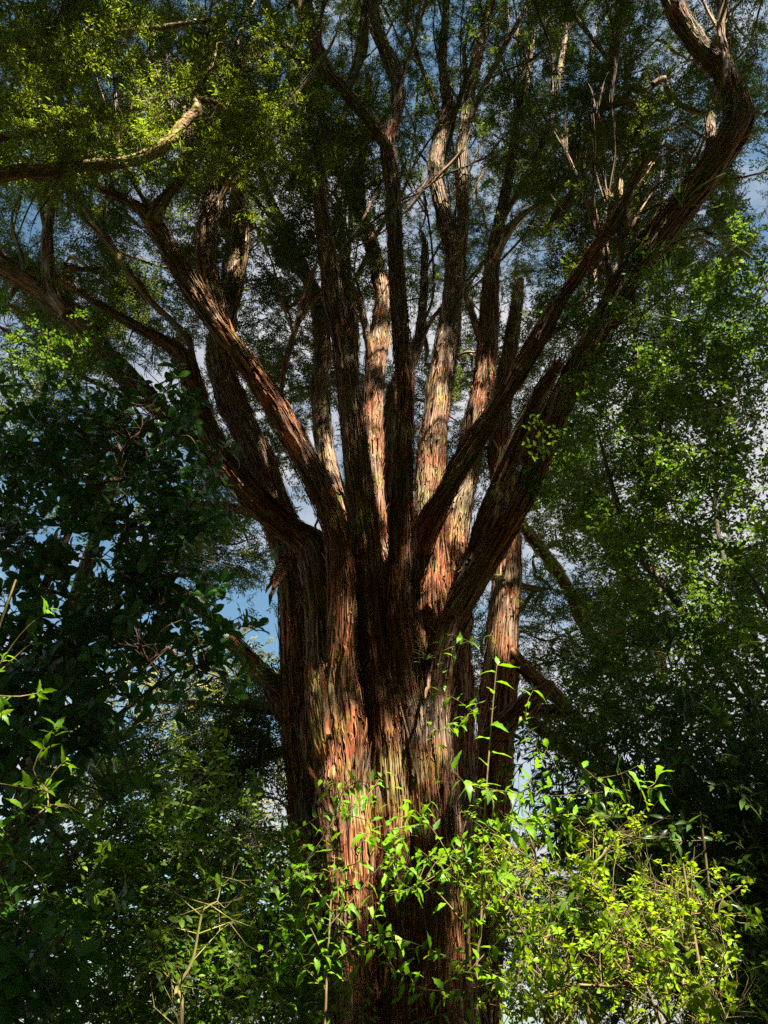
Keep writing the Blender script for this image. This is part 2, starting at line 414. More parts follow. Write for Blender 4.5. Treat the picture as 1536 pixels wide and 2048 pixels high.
def twig_mesh(name, length, n, L, W, leafmat, seed, kind='simple', spread=0.9, planar=0.5, side=0.5, fold=0.25, shape='ell', stem_r=0.003, nsub=3):
    """a leafy sprig along +X with a stem and side stems"""
    g = np.random.default_rng(seed)
    stems = [(np.array([[0, 0, 0], [length * 0.35, 0.02 * length, 0.02 * length], [length * 0.7, -0.02 * length, 0], [length, 0.02, -0.05 * length]]))]
    for k in range(nsub):
        t = g.uniform(0.15, 0.75); p = np.array([length * t, 0, 0])
        a = (1 if k % 2 else -1) * g.uniform(0.5, 1.0); l = length * g.uniform(0.35, 0.6)
        d = unit(np.array([math.cos(a), math.sin(a), g.normal(0, 0.3) * (1 - planar)]))
        stems.append(np.stack([p, p + d * l * 0.5 + [0, 0, 0.01], p + d * l]))
    Vs, Fq, Ft, Tn, off = [], [], [], [], 0
    tot = sum(np.linalg.norm(np.diff(s, axis=0), axis=1).sum() for s in stems)
    for s in stems:
        ln = np.linalg.norm(np.diff(s, axis=0), axis=1).sum(); m = max(3, int(n * ln / tot))
        for q in range(m):
            t = (q + g.random()) / m
            x = t * (len(s) - 1); i = min(int(x), len(s) - 2); p = s[i] + (s[i + 1] - s[i]) * (x - i); d = unit(s[i + 1] - s[i])
            a = (1 if q % 2 else -1) * spread * g.uniform(0.6, 1.3)
            dd = unit(d * math.cos(a) + np.cross([0, 0, 1], d) * math.sin(a) + np.array([0, 0, g.normal(0, 0.45)]) * (1.2 - planar))
            up = unit(np.array([g.normal(0, 0.4), g.normal(0, 0.4), 1.0]))
            M = rot_from(dd, up); sc = g.uniform(0.65, 1.15)
            v, f = leaf_geo(L * sc, W * sc, kind, g.uniform(0.0, 0.35), fold, shape)
            Vs.append(v @ M.T + p); Tn.append(np.full(len(v), g.random()))
            for ff in f: (Ft if ff.shape[1] == 3 else Fq).append(ff + off)
            off += len(v)
    nleaf = sum(len(f) for f in Ft) + sum(len(f) for f in Fq)
    v, f, _ = thin_tubes([(s, np.linspace(stem_r, stem_r * 0.5, len(s))) for s in stems], 3)
    Vs.append(v); Tn.append(np.zeros(len(v))); stemf = f + off
    lf = np.vstack(Fq) if Fq else np.vstack(Ft)
    faces = [lf, stemf]
    fm = np.concatenate([np.zeros(len(lf)), np.ones(len(stemf))])
    return mesh_np(name, np.vstack(Vs), faces, [leafmat, TWIGB], fm=fm, smooth=False, attrs={'tint': np.concatenate(Tn)})

LIB = {}
SPRIG = {'giant': 0.34, 'over': 0.30, 'right': 0.34, 'dark': 0.36, 'olive': 1.3}
def library(key, meshes):
    c = bpy.data.collections.new('library_' + key)
    for i, m in enumerate(meshes):
        o = bpy.data.objects.new('sprig_%s_%d' % (key, i), m); c.objects.link(o)
    LIB[key] = (c, len(meshes), meshes)

library('giant', [twig_mesh('giant_sprig', 0.36, 40, 0.075, 0.023, LEAF_GIANT, 100 + i, spread=0.85, planar=0.3, nsub=4) for i in range(4)])
library('over', [twig_mesh('over_sprig', 0.32, 32, 0.078, 0.021, LEAF_OVER, 140 + i, spread=0.8, planar=0.3, nsub=4) for i in range(4)])
library('right', [twig_mesh('right_sprig', 0.34, 24, 0.066, 0.032, LEAF_RIGHT, 200 + i, kind='mid', spread=1.0, planar=0.5, nsub=3) for i in range(4)])
library('dark', [twig_mesh('dark_sprig', 0.36, 22, 0.085, 0.024, LEAF_DARK, 260 + i, kind='mid', spread=0.75, planar=0.3, nsub=2, shape='lan') for i in range(4)])
library('olive', [twig_mesh('olive_sprig', 1.3, 70, 0.16, 0.06, LEAF_OLIVE, 300 + i, spread=0.7, planar=0.2, nsub=4) for i in range(2)])

def leaf_mesh(name, L, W, mat, seed, shape, droop, fold, tint):
    v, f = leaf_geo(L, W, 'big', droop, fold, shape)
    return mesh_np(name, v, f, [mat], attrs={'tint': np.full(len(v), tint)})
def leaf_lib(key, L, W, mat, shape, fold, n=4):
    library(key, [leaf_mesh('leaf_' + key, L, W, mat, i, shape, [0.05, 0.2, 0.4, 0.6][i % 4], fold, [0.2, 0.5, 0.8, 0.35][i % 4]) for i in range(n)])
leaf_lib('bigleaf', 0.125, 0.055, LEAF_BIG, 'obo', 0.18)
leaf_lib('sapleaf', 0.15, 0.052, LEAF_SAP, 'tooth', 0.25)
leaf_lib('shrubleaf', 0.041, 0.023, LEAF_SHRUB, 'ell', 0.30)
leaf_lib('midleaf', 0.075, 0.036, LEAF_RIGHT, 'ell', 0.25)
leaf_lib('narrowleaf', 0.10, 0.026, LEAF_DARK, 'lan', 0.25)
leaf_lib('strap', 0.75, 0.030, STRAP, 'lan', 0.5)
for me in LIB['strap'][2]:      # arch the strap leaves
    co = np.zeros(len(me.vertices) * 3, np.float32); me.vertices.foreach_get('co', co); co = co.reshape(-1, 3)
    co[:, 2] += 0.0; me.vertices.foreach_set('co', co.ravel())

def gn_group(coll):
    g = bpy.data.node_groups.new('scatter_' + coll.name, 'GeometryNodeTree')
    g.interface.new_socket('Geometry', in_out='INPUT', socket_type='NodeSocketGeometry')
    g.interface.new_socket('Geometry', in_out='OUTPUT', socket_type='NodeSocketGeometry')
    i = g.nodes.new('NodeGroupInput'); o = g.nodes.new('NodeGroupOutput')
    ci = g.nodes.new('GeometryNodeCollectionInfo'); ci.inputs['Collection'].default_value = coll
    ci.inputs['Separate Children'].default_value = True; ci.inputs['Reset Children'].default_value = True
    ip = g.nodes.new('GeometryNodeInstanceOnPoints'); ip.inputs['Pick Instance'].default_value = True
    def na(name, typ):
        x = g.nodes.new('GeometryNodeInputNamedAttribute'); x.data_type = typ; x.inputs['Name'].default_value = name; return x.outputs['Attribute']
    er = g.nodes.new('FunctionNodeEulerToRotation')
    g.links.new(na('rot', 'FLOAT_VECTOR'), er.inputs[0])
    g.links.new(i.outputs[0], ip.inputs['Points']); g.links.new(ci.outputs[0], ip.inputs['Instance'])
    g.links.new(na('idx', 'INT'), ip.inputs['Instance Index']); g.links.new(er.outputs[0], ip.inputs['Rotation'])
    g.links.new(na('scl', 'FLOAT'), ip.inputs['Scale']); g.links.new(ip.outputs[0], o.inputs[0])
    return g
GN = {}

def mat_to_euler(M):
    """columns x,y,z -> XYZ euler, vectorised"""
    sy = np.clip(-M[:, 2, 0], -1, 1)
    return np.stack([np.arctan2(M[:, 2, 1], M[:, 2, 2]), np.arcsin(sy), np.arctan2(M[:, 1, 0], M[:, 0, 0])], 1)

def scatter(name, key, pts, M, scl, parent, base, seed=0):
    coll, n, _ = LIB[key]
    if key not in GN: GN[key] = gn_group(coll)
    me = bpy.data.meshes.new(name); me.vertices.add(len(pts)); me.vertices.foreach_set('co', (pts - base).astype(np.float32).ravel())
    a = me.attributes.new('rot', 'FLOAT_VECTOR', 'POINT'); a.data.foreach_set('vector', mat_to_euler(M).astype(np.float32).ravel())
    a = me.attributes.new('scl', 'FLOAT', 'POINT'); a.data.foreach_set('value', np.asarray(scl, np.float32))
    a = me.attributes.new('idx', 'INT', 'POINT'); a.data.foreach_set('value', np.random.default_rng(seed).integers(0, n, len(pts)).astype(np.int32))
    for m in LIB[key][2][0].materials: me.materials.append(m)
    o = obj(name, me, parent, 'stuff')
    md = o.modifiers.new('scatter', 'NODES'); md.node_group = GN[key]
    return o

# ---- gaps in the canopies through which the sun reaches these places: (px, py, Y, radius in m)
LIT = [(850, 1560, 8.5, 0.13), (790, 1620, 8.7, 0.13), (830, 1420, 8.5, 0.12), (760, 1200, 8.7, 0.14), (892, 1560, 8.72, 0.13), (900, 1650, 8.72, 0.13), (890, 1330, 8.72, 0.15), (1060, 960, 8.1, 0.1), (430, 60, 6.2, 0.375), (480, 180, 6.4, 0.375), (370, 200, 6.2, 0.3), (360, 60, 6.4, 0.338), (450, 130, 6.4, 0.338), (520, 130, 6.6, 0.338), (300, 230, 6.3, 0.262), (180, 120, 6.2, 0.3), (60, 180, 6.2, 0.3), (250, 60, 6.2, 0.3), (560, 60, 6.8, 0.3), (690, 1560, 8.72, 0.3), (715, 1680, 8.72, 0.3), (895, 1420, 8.72, 0.25), (905, 1100, 9.35, 0.3), (745, 880, 10.2, 0.3), (865, 960, 9.35, 0.3), (480, 975, 8.15, 0.25), (535, 1030, 8.3, 0.2), (382, 760, 7.88, 0.2), (362, 705, 7.88, 0.2), (470, 690, 7.7, 0.16), (425, 540, 7.6, 0.15), (1085, 650, 7.6, 0.18), (700, 1640, 8.72, 0.3), (690, 1480, 8.72, 0.2), (690, 1720, 8.72, 0.3), (705, 1570, 8.72, 0.25), (680, 1420, 8.72, 0.18), (700, 1860, 8.72, 0.12), (690, 1990, 8.72, 0.12),
       (745, 930, 10.4, 0.3), (748, 1020, 10.4, 0.22), (752, 830, 10.4, 0.3), (760, 700, 10.6, 0.35), (765, 600, 10.8, 0.3),
       (860, 1000, 9.35, 0.26), (866, 900, 9.35, 0.3), (885, 760, 9.35, 0.32), (905, 640, 9.35, 0.28), (890, 1080, 9.35, 0.3), (915, 1050, 9.9, 0.28), (930, 960, 9.9, 0.25),
       (865, 1150, 9.35, 0.2), (910, 1370, 8.72, 0.24), (905, 1460, 8.72, 0.2), (880, 420, 10, 0.3), (870, 340, 10, 0.3), (960, 820, 10.2, 0.25), (970, 740, 10.2, 0.2),
       (680, 1400, 8.72, 0.16), (640, 1330, 8.72, 0.14),
       (655, 930, 11, 0.25), (475, 560, 10.5, 0.3), (650, 1010, 9, 0.15),
       (1015, 1150, 12.4, 0.35), (1020, 1240, 12.4, 0.3), (1015, 1050, 12.4, 0.25), (800, 1560, 9.1, 0.16), (790, 1620, 9.1, 0.13), (950, 2000, 12, 0.3), (860, 1990, 9, 0.12),
       (340, 290, 6.2, 0.35), (280, 320, 6.2, 0.3), (200, 330, 6.2, 0.22), (390, 225, 6.2, 0.3), (400, 120, 6.5, 0.525), (480, 80, 7.93, 0.6), (330, 160, 6.5, 0.375), (440, 190, 6.5, 0.375), (560, 230, 7, 0.4),
       (1150, 1750, 4.4, 0.5), (1250, 1880, 4.2, 0.5), (1350, 1930, 4.2, 0.45), (1150, 1930, 4.2, 0.5), (1300, 1780, 4.4, 0.4), (1050, 1850, 4.2, 0.45), (1400, 1800, 4.3, 0.35), (1240, 1700, 4.5, 0.3),
       (990, 1380, 3.9, 0.3), (1000, 1480, 3.9, 0.3), (700, 1760, 4, 0.4), (800, 1720, 4, 0.4), (900, 1720, 8.72, 0.4), (1000, 1640, 4, 0.45), (650, 1880, 4, 0.4), (760, 1900, 4, 0.35), (900, 1850, 8.72, 0.35), (960, 1950, 4, 0.4), (1085, 1510, 4, 0.3),
       (1120, 800, 9.1, 0.55), (1220, 850, 9.1, 0.6), (1170, 940, 9.1, 0.5), (1300, 700, 7.4, 0.5), (1260, 620, 7.4, 0.5), (1500, 480, 8, 0.6), (1500, 600, 8, 0.6), (1460, 700, 8, 0.4), (1140, 1000, 9.1, 0.4), 
       (1400, 1180, 6.5, 0.3), (1340, 960, 6.8, 0.35), (1450, 1020, 6.8, 0.3),
       (40, 1360, 2.9, 0.3), (30, 1600, 2.8, 0.22), (70, 1650, 2.8, 0.15), (430, 1830, 5, 0.22), (400, 1880, 5, 0.18), (375, 1960, 5, 0.14), (280, 1700, 6.6, 0.1), (300, 1650, 6.6, 0.1), (280, 1850, 6.4, 0.1), (90, 720, 9, 0.7), (60, 690, 9, 0.6),
       (1000, 130, 11, 0.4), (850, 100, 11, 0.4), (1330, 160, 9, 0.35), (1290, 240, 9, 0.3), (950, 700, 14, 0.6), (920, 760, 14, 0.5), (1000, 300, 12, 0.4)]
_g = np.random.default_rng(808)                     # small chance openings that dapple everything
LIT += [(a, b, y, r) for a, b, y, r in zip(_g.uniform(0, 1536, 40), _g.uniform(0, 2048, 40), _g.uniform(4.5, 12, 40), _g.uniform(.08, .2, 40))]
LITF = [(640 < l[0] < 740 and 1460 < l[1] < 1760) or l[:2] == (480, 975) for l in LIT]
LITP = np.array([P(a, b, y) for a, b, y, r in LIT]); LITR = 0.8 * np.array([l[3] for l in LIT])
SHADE = [(620, 1650, 9.4, .25), (607, 1450, 9.4, .25), (597, 1280, 9.4, .25), (632, 1850, 9.4, .25), (590, 1180, 9.4, .22), (770, 1360, 8.8, .16), (815, 1330, 8.7, .15), (780, 1780, 8.75, .3), (860, 1760, 8.7, .22), (875, 1900, 8.7, .3), (790, 1950, 8.75, .3), (890, 1680, 8.72, .14), (700, 1930, 8.72, .2), (690, 1820, 8.72, .14), (830, 1650, 8.72, .14), (760, 1560, 8.8, .14)]
for _k, (_y0, _y1, _r, _pp) in enumerate([(8.65, 6.65, .34, [(940, 1180), (1004, 1070), (1060, 955), (1105, 845), (1160, 735), (1220, 625), (1280, 525), (1350, 430), (1420, 340), (1465, 260)]), (8.6, 7.2, .26, [(640, 980), (590, 880), (540, 795), (430, 645), (380, 570), (338, 500), (300, 440)]),
        (8.5, 7.3, .2, [(797, 1180), (803, 1020), (808, 870), (805, 720), (795, 570), (787, 440), (778, 300)]), (8.6, 8.0, .24, [(745, 1220), (730, 1075), (714, 920), (698, 780), (676, 640), (654, 510)]), (9.4, 9.0, .35, [(270, 770), (200, 700), (120, 610), (40, 560)]), (8.8, 7.3, .22, [(870, 1010), (925, 930), (990, 820), (1045, 725)])]):
    for _j, (_a, _b) in enumerate(_pp): SHADE.append((_a, _b, _y0 + (_y1 - _y0) * _j / (len(_pp) - 1), _r))
SHP = np.array([P(a, b, y) for a, b, y, r in SHADE]); SHR = np.array([q[3] for q in SHADE])
def shades(pts):
    """True where a sprig shades one of the dark limbs"""
    keep = np.zeros(len(pts), bool)
    for p, r in zip(SHP, SHR):
        q = pts - p; t = q @ SUN; keep |= (t > 0.5) & ((q * q).sum(1) - t * t < r * r)
    return keep
def sunlit_gap(pts, grow=0.0, tmin=0.45, M=None, ln=0.0):
    """True where a sprig (base, axis M[:,:,0], length ln) would stand in one of the gaps"""
    bad = np.zeros(len(pts), bool); sure = np.zeros(len(pts), bool)
    ln = np.broadcast_to(np.asarray(ln, float), (len(pts),))
    for f in ((0.0, 0.35, 0.7, 1.0) if M is not None else (0.0,)):
        X = pts if M is None else pts + M[:, :, 0] * (ln * f)[:, None]
        gr = grow + ln * 0.14 * (1 - 0.5 * f)
        for p, r, first in zip(LITP, LITR, LITF):
            q = X - p; t = q @ SUN; d2 = (q * q).sum(1) - t * t; hit = (t > tmin) & (d2 < (r + gr) ** 2)
            bad |= hit
            if first: sure |= hit
    return (bad & ~shades(pts)) | sure

def cluster_centres(regions, g):
    C = []
    for (px, py, rx, ry, y0, y1, n) in regions:
        k = 0
        while k < n:
            a, b = g.uniform(-1, 1, 2)
            if a * a + b * b > 1: continue
            C.append(P(px + a * rx, py + b * ry, g.uniform(y0, y1))); k += 1
    return np.array(C)

def sprigs(centres, g, per, spread, down=0.15, flat=0.6, sc=(0.7, 1.25)):
    """points + rotations of leafy sprigs clumped round branch ends"""
    pts, M = [], []
    for c in centres:
        n = max(3, int(per * g.uniform(0.5, 1.5))); rad = spread * g.uniform(0.6, 1.35)
        sub = g.normal(0, 1, (max(2, n // 7), 3)) * rad * [1, 1, flat]
        o = sub[g.integers(0, len(sub), n)] + g.normal(0, 0.30 * rad, (n, 3))
        pts.append(c + o)
        d = unit(o + 1e-6) + g.normal(0, 0.5, (n, 3)) + [0, 0, -down]
        M.append(rot_from(unit(d), unit(np.stack([g.normal(0, .5, n), g.normal(0, .5, n), np.ones(n)], 1))))
    pts = np.vstack(pts); M = np.concatenate(M)
    return pts, M, g.uniform(sc[0], sc[1], len(pts))

def grow(skel, owner, centres, g, seg=0.35, rtip=0.008, rmax=0.07, bend=0.18):
    """join every clump centre to the nearest wood; returns branches (pts, radii, owner)"""
    nodes = [np.array(p) for p in skel]; own = list(owner); par = [-1] * len(nodes); load = [0] * len(nodes); paths = []
    NA = np.array(nodes)
    from_d = np.array([np.min(np.linalg.norm(NA - c, axis=1)) for c in centres])
    for ci in np.argsort(from_d):
        c = centres[ci]; A = np.array(nodes)
        d = np.linalg.norm(A - c, axis=1) + 0.6 * np.maximum(0, A[:, 2] - c[2] + 0.1)
        k = int(np.argmin(d)); L = np.linalg.norm(A[k] - c)
        m = max(2, int(L / seg) + 1)
        mid = (A[k] + c) / 2 + g.normal(0, bend * L, 3) + [0, 0, 0.10 * L]
        t = np.linspace(0, 1, m + 1)[1:, None]
        q = (1 - t) ** 2 * A[k] + 2 * t * (1 - t) * mid + t * t * c
        q = q + g.normal(0, 0.035, q.shape)
        idx = [k]; p = k
        for x in q:
            nodes.append(x); own.append(own[k]); par.append(p); load.append(0); p = len(nodes) - 1; idx.append(p)
        paths.append(idx)
        z = p
        while z >= 0: load[z] += 1; z = par[z]
    res = []
    for idx in paths:
        ld = np.array([load[i] for i in idx], float); ld[0] = ld[1]
        r = np.minimum(rmax, rtip * ld ** 0.55)
        r[-1] = rtip * 0.5
        res.append((np.array([nodes[i] for i in idx]), r, own[idx[0]]))
    return res

def inframe(p, m=60):
    q = proj(p); return (q[:, 2] > 0.3) & (q[:, 0] > -m) & (q[:, 0] < 1536 + m) & (q[:, 1] > -m) & (q[:, 1] < 2048 + m)

def build_tree(name, label, cat, limbs, regions, key, seed, mat, per=24, spread=0.5, base=None, amp=0.02, ds=0.045, cs=0.02,
               strips=0, group=None, rtip=0.008, rmax=0.06, trunk_first=True, flute=0.0, down=0.15, gap=True, extra=None, branch_min=0.022, seg=0.35, skel_from=0.25, grey=None, flat=0.6, maxbranch=120, sc=(0.7, 1.25), bend=0.18):
    """limbs: list of (part name, spec or (pts, rad)[, options])"""
    g = np.random.default_rng(seed)
    P0 = limbs[0][1]
    if base is None:
        a = limb_path(P0)[0][0] if not isinstance(P0, tuple) else P0[0][0]
        base = np.array([a[0], a[1], 0.0])
    root = empty(name, base, label, cat, group)
    skel, owner, lobj, SV = [], [], [], []
    for i, lb in enumerate(limbs):
        pname, spec = lb[0], lb[1]; op = lb[2] if len(lb) > 2 else {}
        pts, rad = spec if isinstance(spec, tuple) else limb_path(spec)
        if i and op.get('from', 0) < .9:
            d = unit(pts[-1] - pts[-2]); ln = 14 * rad[-1] + 0.4; k = np.array([[.12], [.45], [1.0]]) * (g.normal(0, .16, 3) * ln + [0, 0, .05])
            pts = np.vstack([pts, pts[-1] + d * ln * .35 + k[0], pts[-1] + d * ln * .7 + k[1], pts[-1] + d * ln + k[2]])
            rad = np.concatenate([rad, rad[-1] * np.array([.72, .42, .12])])
        V, NR, uv, s = tube(pts, rad, op.get('ds', ds), op.get('cs', cs), op.get('amp', amp), seed * 37 + i * 13, op.get('flute', flute if i == 0 else 0), lump=op.get('lump', 0.10))
        o = obj(pname, tube_mesh(pname, V, uv, base, op.get('mat', mat)), root)
        lobj.append(o)
        cl = V.mean(1); st = max(1, int(0.25 / op.get('ds', ds)))
        k0 = int(len(cl) * op.get('from', skel_from if i else 0.5))
        for p in cl[k0::st]: skel.append(p); owner.append(i)
        skel.append(cl[-1]); owner.append(i)
        ns = op.get('strips', strips)
        if ns:
            area = float(s[-1] * 2 * math.pi * np.mean(rad))
            SV.append((V, NR, int(ns * area), op.get('ds', ds), i))
    for V, NR, n, d, i in SV:
        v, q, u, t = strips_on(V, NR, n, seed * 7 + i, ds=d)
        fo = obj('bark_fibres', mesh_np('bark_fibres', v - base, q, STRIP, u, smooth=True, attrs={'tint': t}), lobj[i], 'stuff')
    if regions:
        C = cluster_centres(regions, g)
        if extra is not None: C = np.vstack([C, extra])
    else: C = extra
    if C is not None and len(C):
        br = grow(np.array(skel), owner, C, g, rtip=rtip, rmax=rmax, seg=seg, bend=bend)
        vis = [(float(r.max()), k) for k, (p, r, o) in enumerate(br) if r.max() > branch_min and inframe(p, 0).any()]
        vis = [k for _, k in sorted(vis, reverse=True)[:maxbranch]]
        vs = set(vis); rest = []
        for k, (p, r, o) in enumerate(br):
            A = catmull(np.hstack([p, r[:, None]]), 0.12)
            if k in vs:
                v, f, u = thin_tubes([(A[:, :3], A[:, 3])], 8)
                obj('branch', mesh_np('branch', v - base, f, grey or mat, u), lobj[o])
            else: rest.append((A[:, :3], A[:, 3]))
        # fine twigs round each clump
        for c in C:
            for q in range(4):
                d = unit(g.normal(0, 1, 3) + [0, 0, 0.1]) * spread * g.uniform(0.6, 1.4)
                rest.append((np.array([c, c + d * 0.5 + g.normal(0, 0.04, 3), c + d]), np.array([rtip * 0.6, rtip * 0.45, rtip * 0.25])))
        v, f, u = thin_tubes(rest, 4)
        obj('twigs', mesh_np('twigs', v - base, f, TWIGB, u), root, 'stuff')
        pts, M, scl = sprigs(C, g, per, spread, down, flat, sc)
        if gap:
            ok = ~sunlit_gap(pts, M=M, ln=scl * SPRIG[key]); pts, M, scl = pts[ok], M[ok], scl[ok]
        dn = np.linalg.norm(pts - np.array([0, 0, CAMZ]), axis=1) > 1.2
        pts, M, scl = pts[dn], M[dn], scl[dn]
        scatter('crown', key, pts, M, scl, root, base, seed)
    return root, base, lobj

# ------------------------------------------------------------------ the giant tree
def spec(pts, y0, y1):
    """(px,py,hw) list with Y running from y0 to y1, by image length"""
    pts = [tuple(p) for p in pts]; d = [0]
    for a, b in zip(pts, pts[1:]): d.append(d[-1] + math.hypot(a[0] - b[0], a[1] - b[1]))
    return [(p[0], p[1], p[2], p[3] if len(p) > 3 else y0 + (y1 - y0) * q / d[-1]) for p, q in zip(pts, d)]

G = []
G.append(('trunk', spec([(835, 2640, 250), (815, 2300, 205), (795, 2048, 180), (780, 1800, 166), (768, 1600, 160), (758, 1400, 158), (752, 1290, 146), (750, 1210, 120), (755, 1150, 75), (758, 1110, 30)], 10, 10.2),
          {'ds': 0.04, 'cs': 0.015, 'amp': 0.075, 'flute': 0.12, 'strips': 260, 'from': 0.95}))
def L(pts, y0, y1, **kw):
    perp = kw.pop('perp', False); hold = kw.pop('hold', 1300 if pts[0][1] >= 1400 else 0); kw.setdefault('strips', 220); kw.setdefault('amp', 0.045); kw.setdefault('ds', 0.05); kw.setdefault('cs', 0.016)
    out = []
    for i, p in enumerate(pts):
        a, c = pts[max(0, i - 1)], pts[min(len(pts) - 1, i + 1)]
        co = abs(a[1] - c[1]) / (math.hypot(a[0] - c[0], a[1] - c[1]) + 1e-6)
        f = 1.0 if perp else (0.9 * max(0.62, co) if i > 1 else 0.9) * (0.95 - 0.19 * min(1, max(0, (1330 - p[1]) / 200)))
        out.append((p[0], p[1], p[2] * f) + tuple(p[3:]))
    if hold and out[-1][1] < 1000:
        k = max(i for i, p in enumerate(out) if p[1] >= hold)
        sp_ = [(p[0], p[1], p[2], y0) for p in out[:k]] + spec(out[k:], y0, y1)
    else: sp_ = spec(out, y0, y1)
    G.append(('limb', sp_, kw))
# left front column that forks
L([(745, 2640, 75), (725, 2300, 68), (708, 2000, 60), (698, 1800, 58), (690, 1620, 62), (676, 1450, 64), (660, 1300, 62), (645, 1180, 56), (625, 1100, 50), (585, 1065, 48), (520, 1010, 48), (455, 935, 40), (408, 850, 31), (385, 770, 28), (362, 710, 24), (320, 680, 18), (250, 640, 14)], 9.05, 7.8, **{'from': .72})
# left dark flank
L([(690, 2640, 80), (660, 2200, 58), (640, 1900, 48), (622, 1650, 46), (608, 1450, 44), (598, 1300, 42), (590, 1200, 40), (578, 1110, 46), (548, 1010, 46), (512, 910, 45), (472, 820, 42), (448, 750, 38), (440, 680, 34), (460, 600, 30), (470, 500, 27), (476, 400, 22), (482, 300, 16), (470, 180, 10)], 9.75, 10.8, **{'from': .75})
# second arm of the fork
L([(672, 1420, 40), (680, 1250, 42), (683, 1150, 38), (670, 1060, 36), (640, 980, 38), (590, 880, 37), (540, 795, 37), (482, 715, 35), (430, 645, 32), (380, 570, 29), (338, 500, 27), (300, 440, 24), (262, 405, 15), (215, 385, 9)], 9.0, 7.0, **{'from': .5})
L([(455, 690, 26), (432, 630, 30), (416, 545, 28), (414, 460, 29), (432, 390, 25), (455, 330, 20), (470, 260, 14), (468, 170, 9)], 7.8, 7.6)
L([(305, 450, 20), (318, 415, 18), (345, 380, 15), (372, 345, 11), (380, 290, 7)], 7.1, 6.9, strips=60)
# upright front limb
L([(815, 2640, 60), (808, 2300, 52), (800, 2000, 46), (790, 1700, 46), (775, 1450, 44), (757, 1300, 41), (738, 1150, 38), (722, 1000, 35), (706, 850, 32), (690, 720, 28), (662, 570, 24), (646, 450, 18), (640, 370, 13), (650, 280, 8)], 9.1, 7.8, **{'from': .6})
# sunlit limb behind it
L([(785, 1420, 40), (775, 1250, 36), (762, 1100, 30), (748, 980, 26), (744, 850, 28), (755, 700, 30), (766, 600, 23), (748, 500, 18), (720, 400, 13), (725, 300, 9), (735, 180, 7)], 10.0, 11.2, **{'from': .6})
# centre front dark limb
L([(872, 2640, 56), (866, 2300, 48), (862, 2000, 42), (858, 1700, 38), (845, 1500, 36), (816, 1350, 32), (796, 1220, 30), (800, 1100, 27), (806, 950, 23), (810, 800, 22), (801, 650, 20), (790, 500, 18), (785, 380, 17), (776, 285, 17), (797, 205, 15), (785, 130, 13), (756, 60, 14), (742, 0, 13), (735, -80, 10)], 9.0, 7.0, **{'from': .7})
L([(778, 300, 14), (735, 235, 15), (690, 185, 19), (650, 140, 23), (622, 70, 25), (606, 0, 24), (600, -80, 20)], 7.35, 7.1)
L([(655, 150, 9), (600, 118, 11), (560, 80, 14), (540, 30, 12), (528, -30, 10)], 7.25, 6.9, strips=60)
L([(690, 195, 9), (718, 120, 14), (730, 40, 14), (738, -40, 12)], 7.3, 7.6, strips=60)
# big sunlit right of centre
L([(880, 1700, 50), (868, 1450, 55), (858, 1250, 52), (858, 1100, 46), (858, 1000, 41), (866, 900, 37), (880, 780, 34), (898, 660, 30), (908, 560, 26), (908, 490, 27), (884, 420, 19), (868, 335, 16), (882, 270, 17), (895, 215, 14), (885, 130, 9), (890, 50, 7), (895, -30, 6)], 9.6, 10.0, **{'from': .75})
L([(905, 540, 18), (925, 470, 17), (927, 380, 15), (925, 285, 16), (940, 185, 14), (960, 90, 14), (982, 0, 13), (1000, -80, 10)], 9.8, 9.4, strips=80)
L([(928, 260, 9), (965, 180, 9), (1005, 100, 8), (1050, 20, 7), (1080, -40, 5)], 9.6, 9.2, strips=30)
L([(880, 240, 8), (852, 160, 7), (825, 80, 6), (800, -10, 6)], 10, 10.2, strips=30)
# broad right sunlit limb
L([(930, 2640, 60), (922, 2250, 50), (915, 1900, 44), (908, 1600, 46), (905, 1400, 46), (900, 1200, 46), (906, 1060, 40), (928, 960, 36), (946, 870, 32), (964, 780, 28), (975, 690, 27), (980, 600, 23), (986, 520, 18), (1002, 430, 13), (1020, 340, 10), (1040, 220, 8), (1060, 100, 6)], 9.75, 11.0, **{'from': .72})
L([(982, 540, 12), (1010, 470, 14), (1052, 425, 12), (1095, 395, 9), (1160, 330, 6)], 10.5, 10.5, strips=30)
# crossing dark limb
L([(846, 1150, 22, 9.8), (850, 1070, 30, 9.35), (890, 985, 30), (958, 872, 28), (1020, 772, 27), (1078, 675, 27), (1112, 612, 21), (1150, 560, 16), (1200, 480, 12), (1260, 380, 8)], 9.1, 6.6, **{'from': .6})
# broken red limb
L([(890, 1330, 22), (906, 1230, 20), (950, 1105, 18), (1000, 965, 16), (1048, 855, 15), (1088, 775, 14), (1114, 738, 11), (1122, 728, 8)], 9.2, 8.4, strips=130, perp=True, **{'from': .95})
# great dark right limb
L([(910, 2640, 66), (905, 2300, 56), (895, 2000, 46), (882, 1750, 42), (874, 1500, 36), (876, 1370, 30), (904, 1250, 24), (970, 1130, 20), (1038, 1012, 20), (1080, 905, 21), (1130, 792, 22), (1190, 680, 24), (1250, 572, 26), (1312, 480, 27), (1390, 380, 27), (1450, 300, 25), (1478, 228, 23), (1452, 150, 18), (1395, 90, 17), (1358, 30, 20), (1330, -40, 19)], 9.0, 6.2, perp=True, **{'from': .7})
L([(1455, 175, 12), (1450, 110, 12), (1440, 60, 9), (1450, 10, 6)], 6.48, 6.3, strips=50)
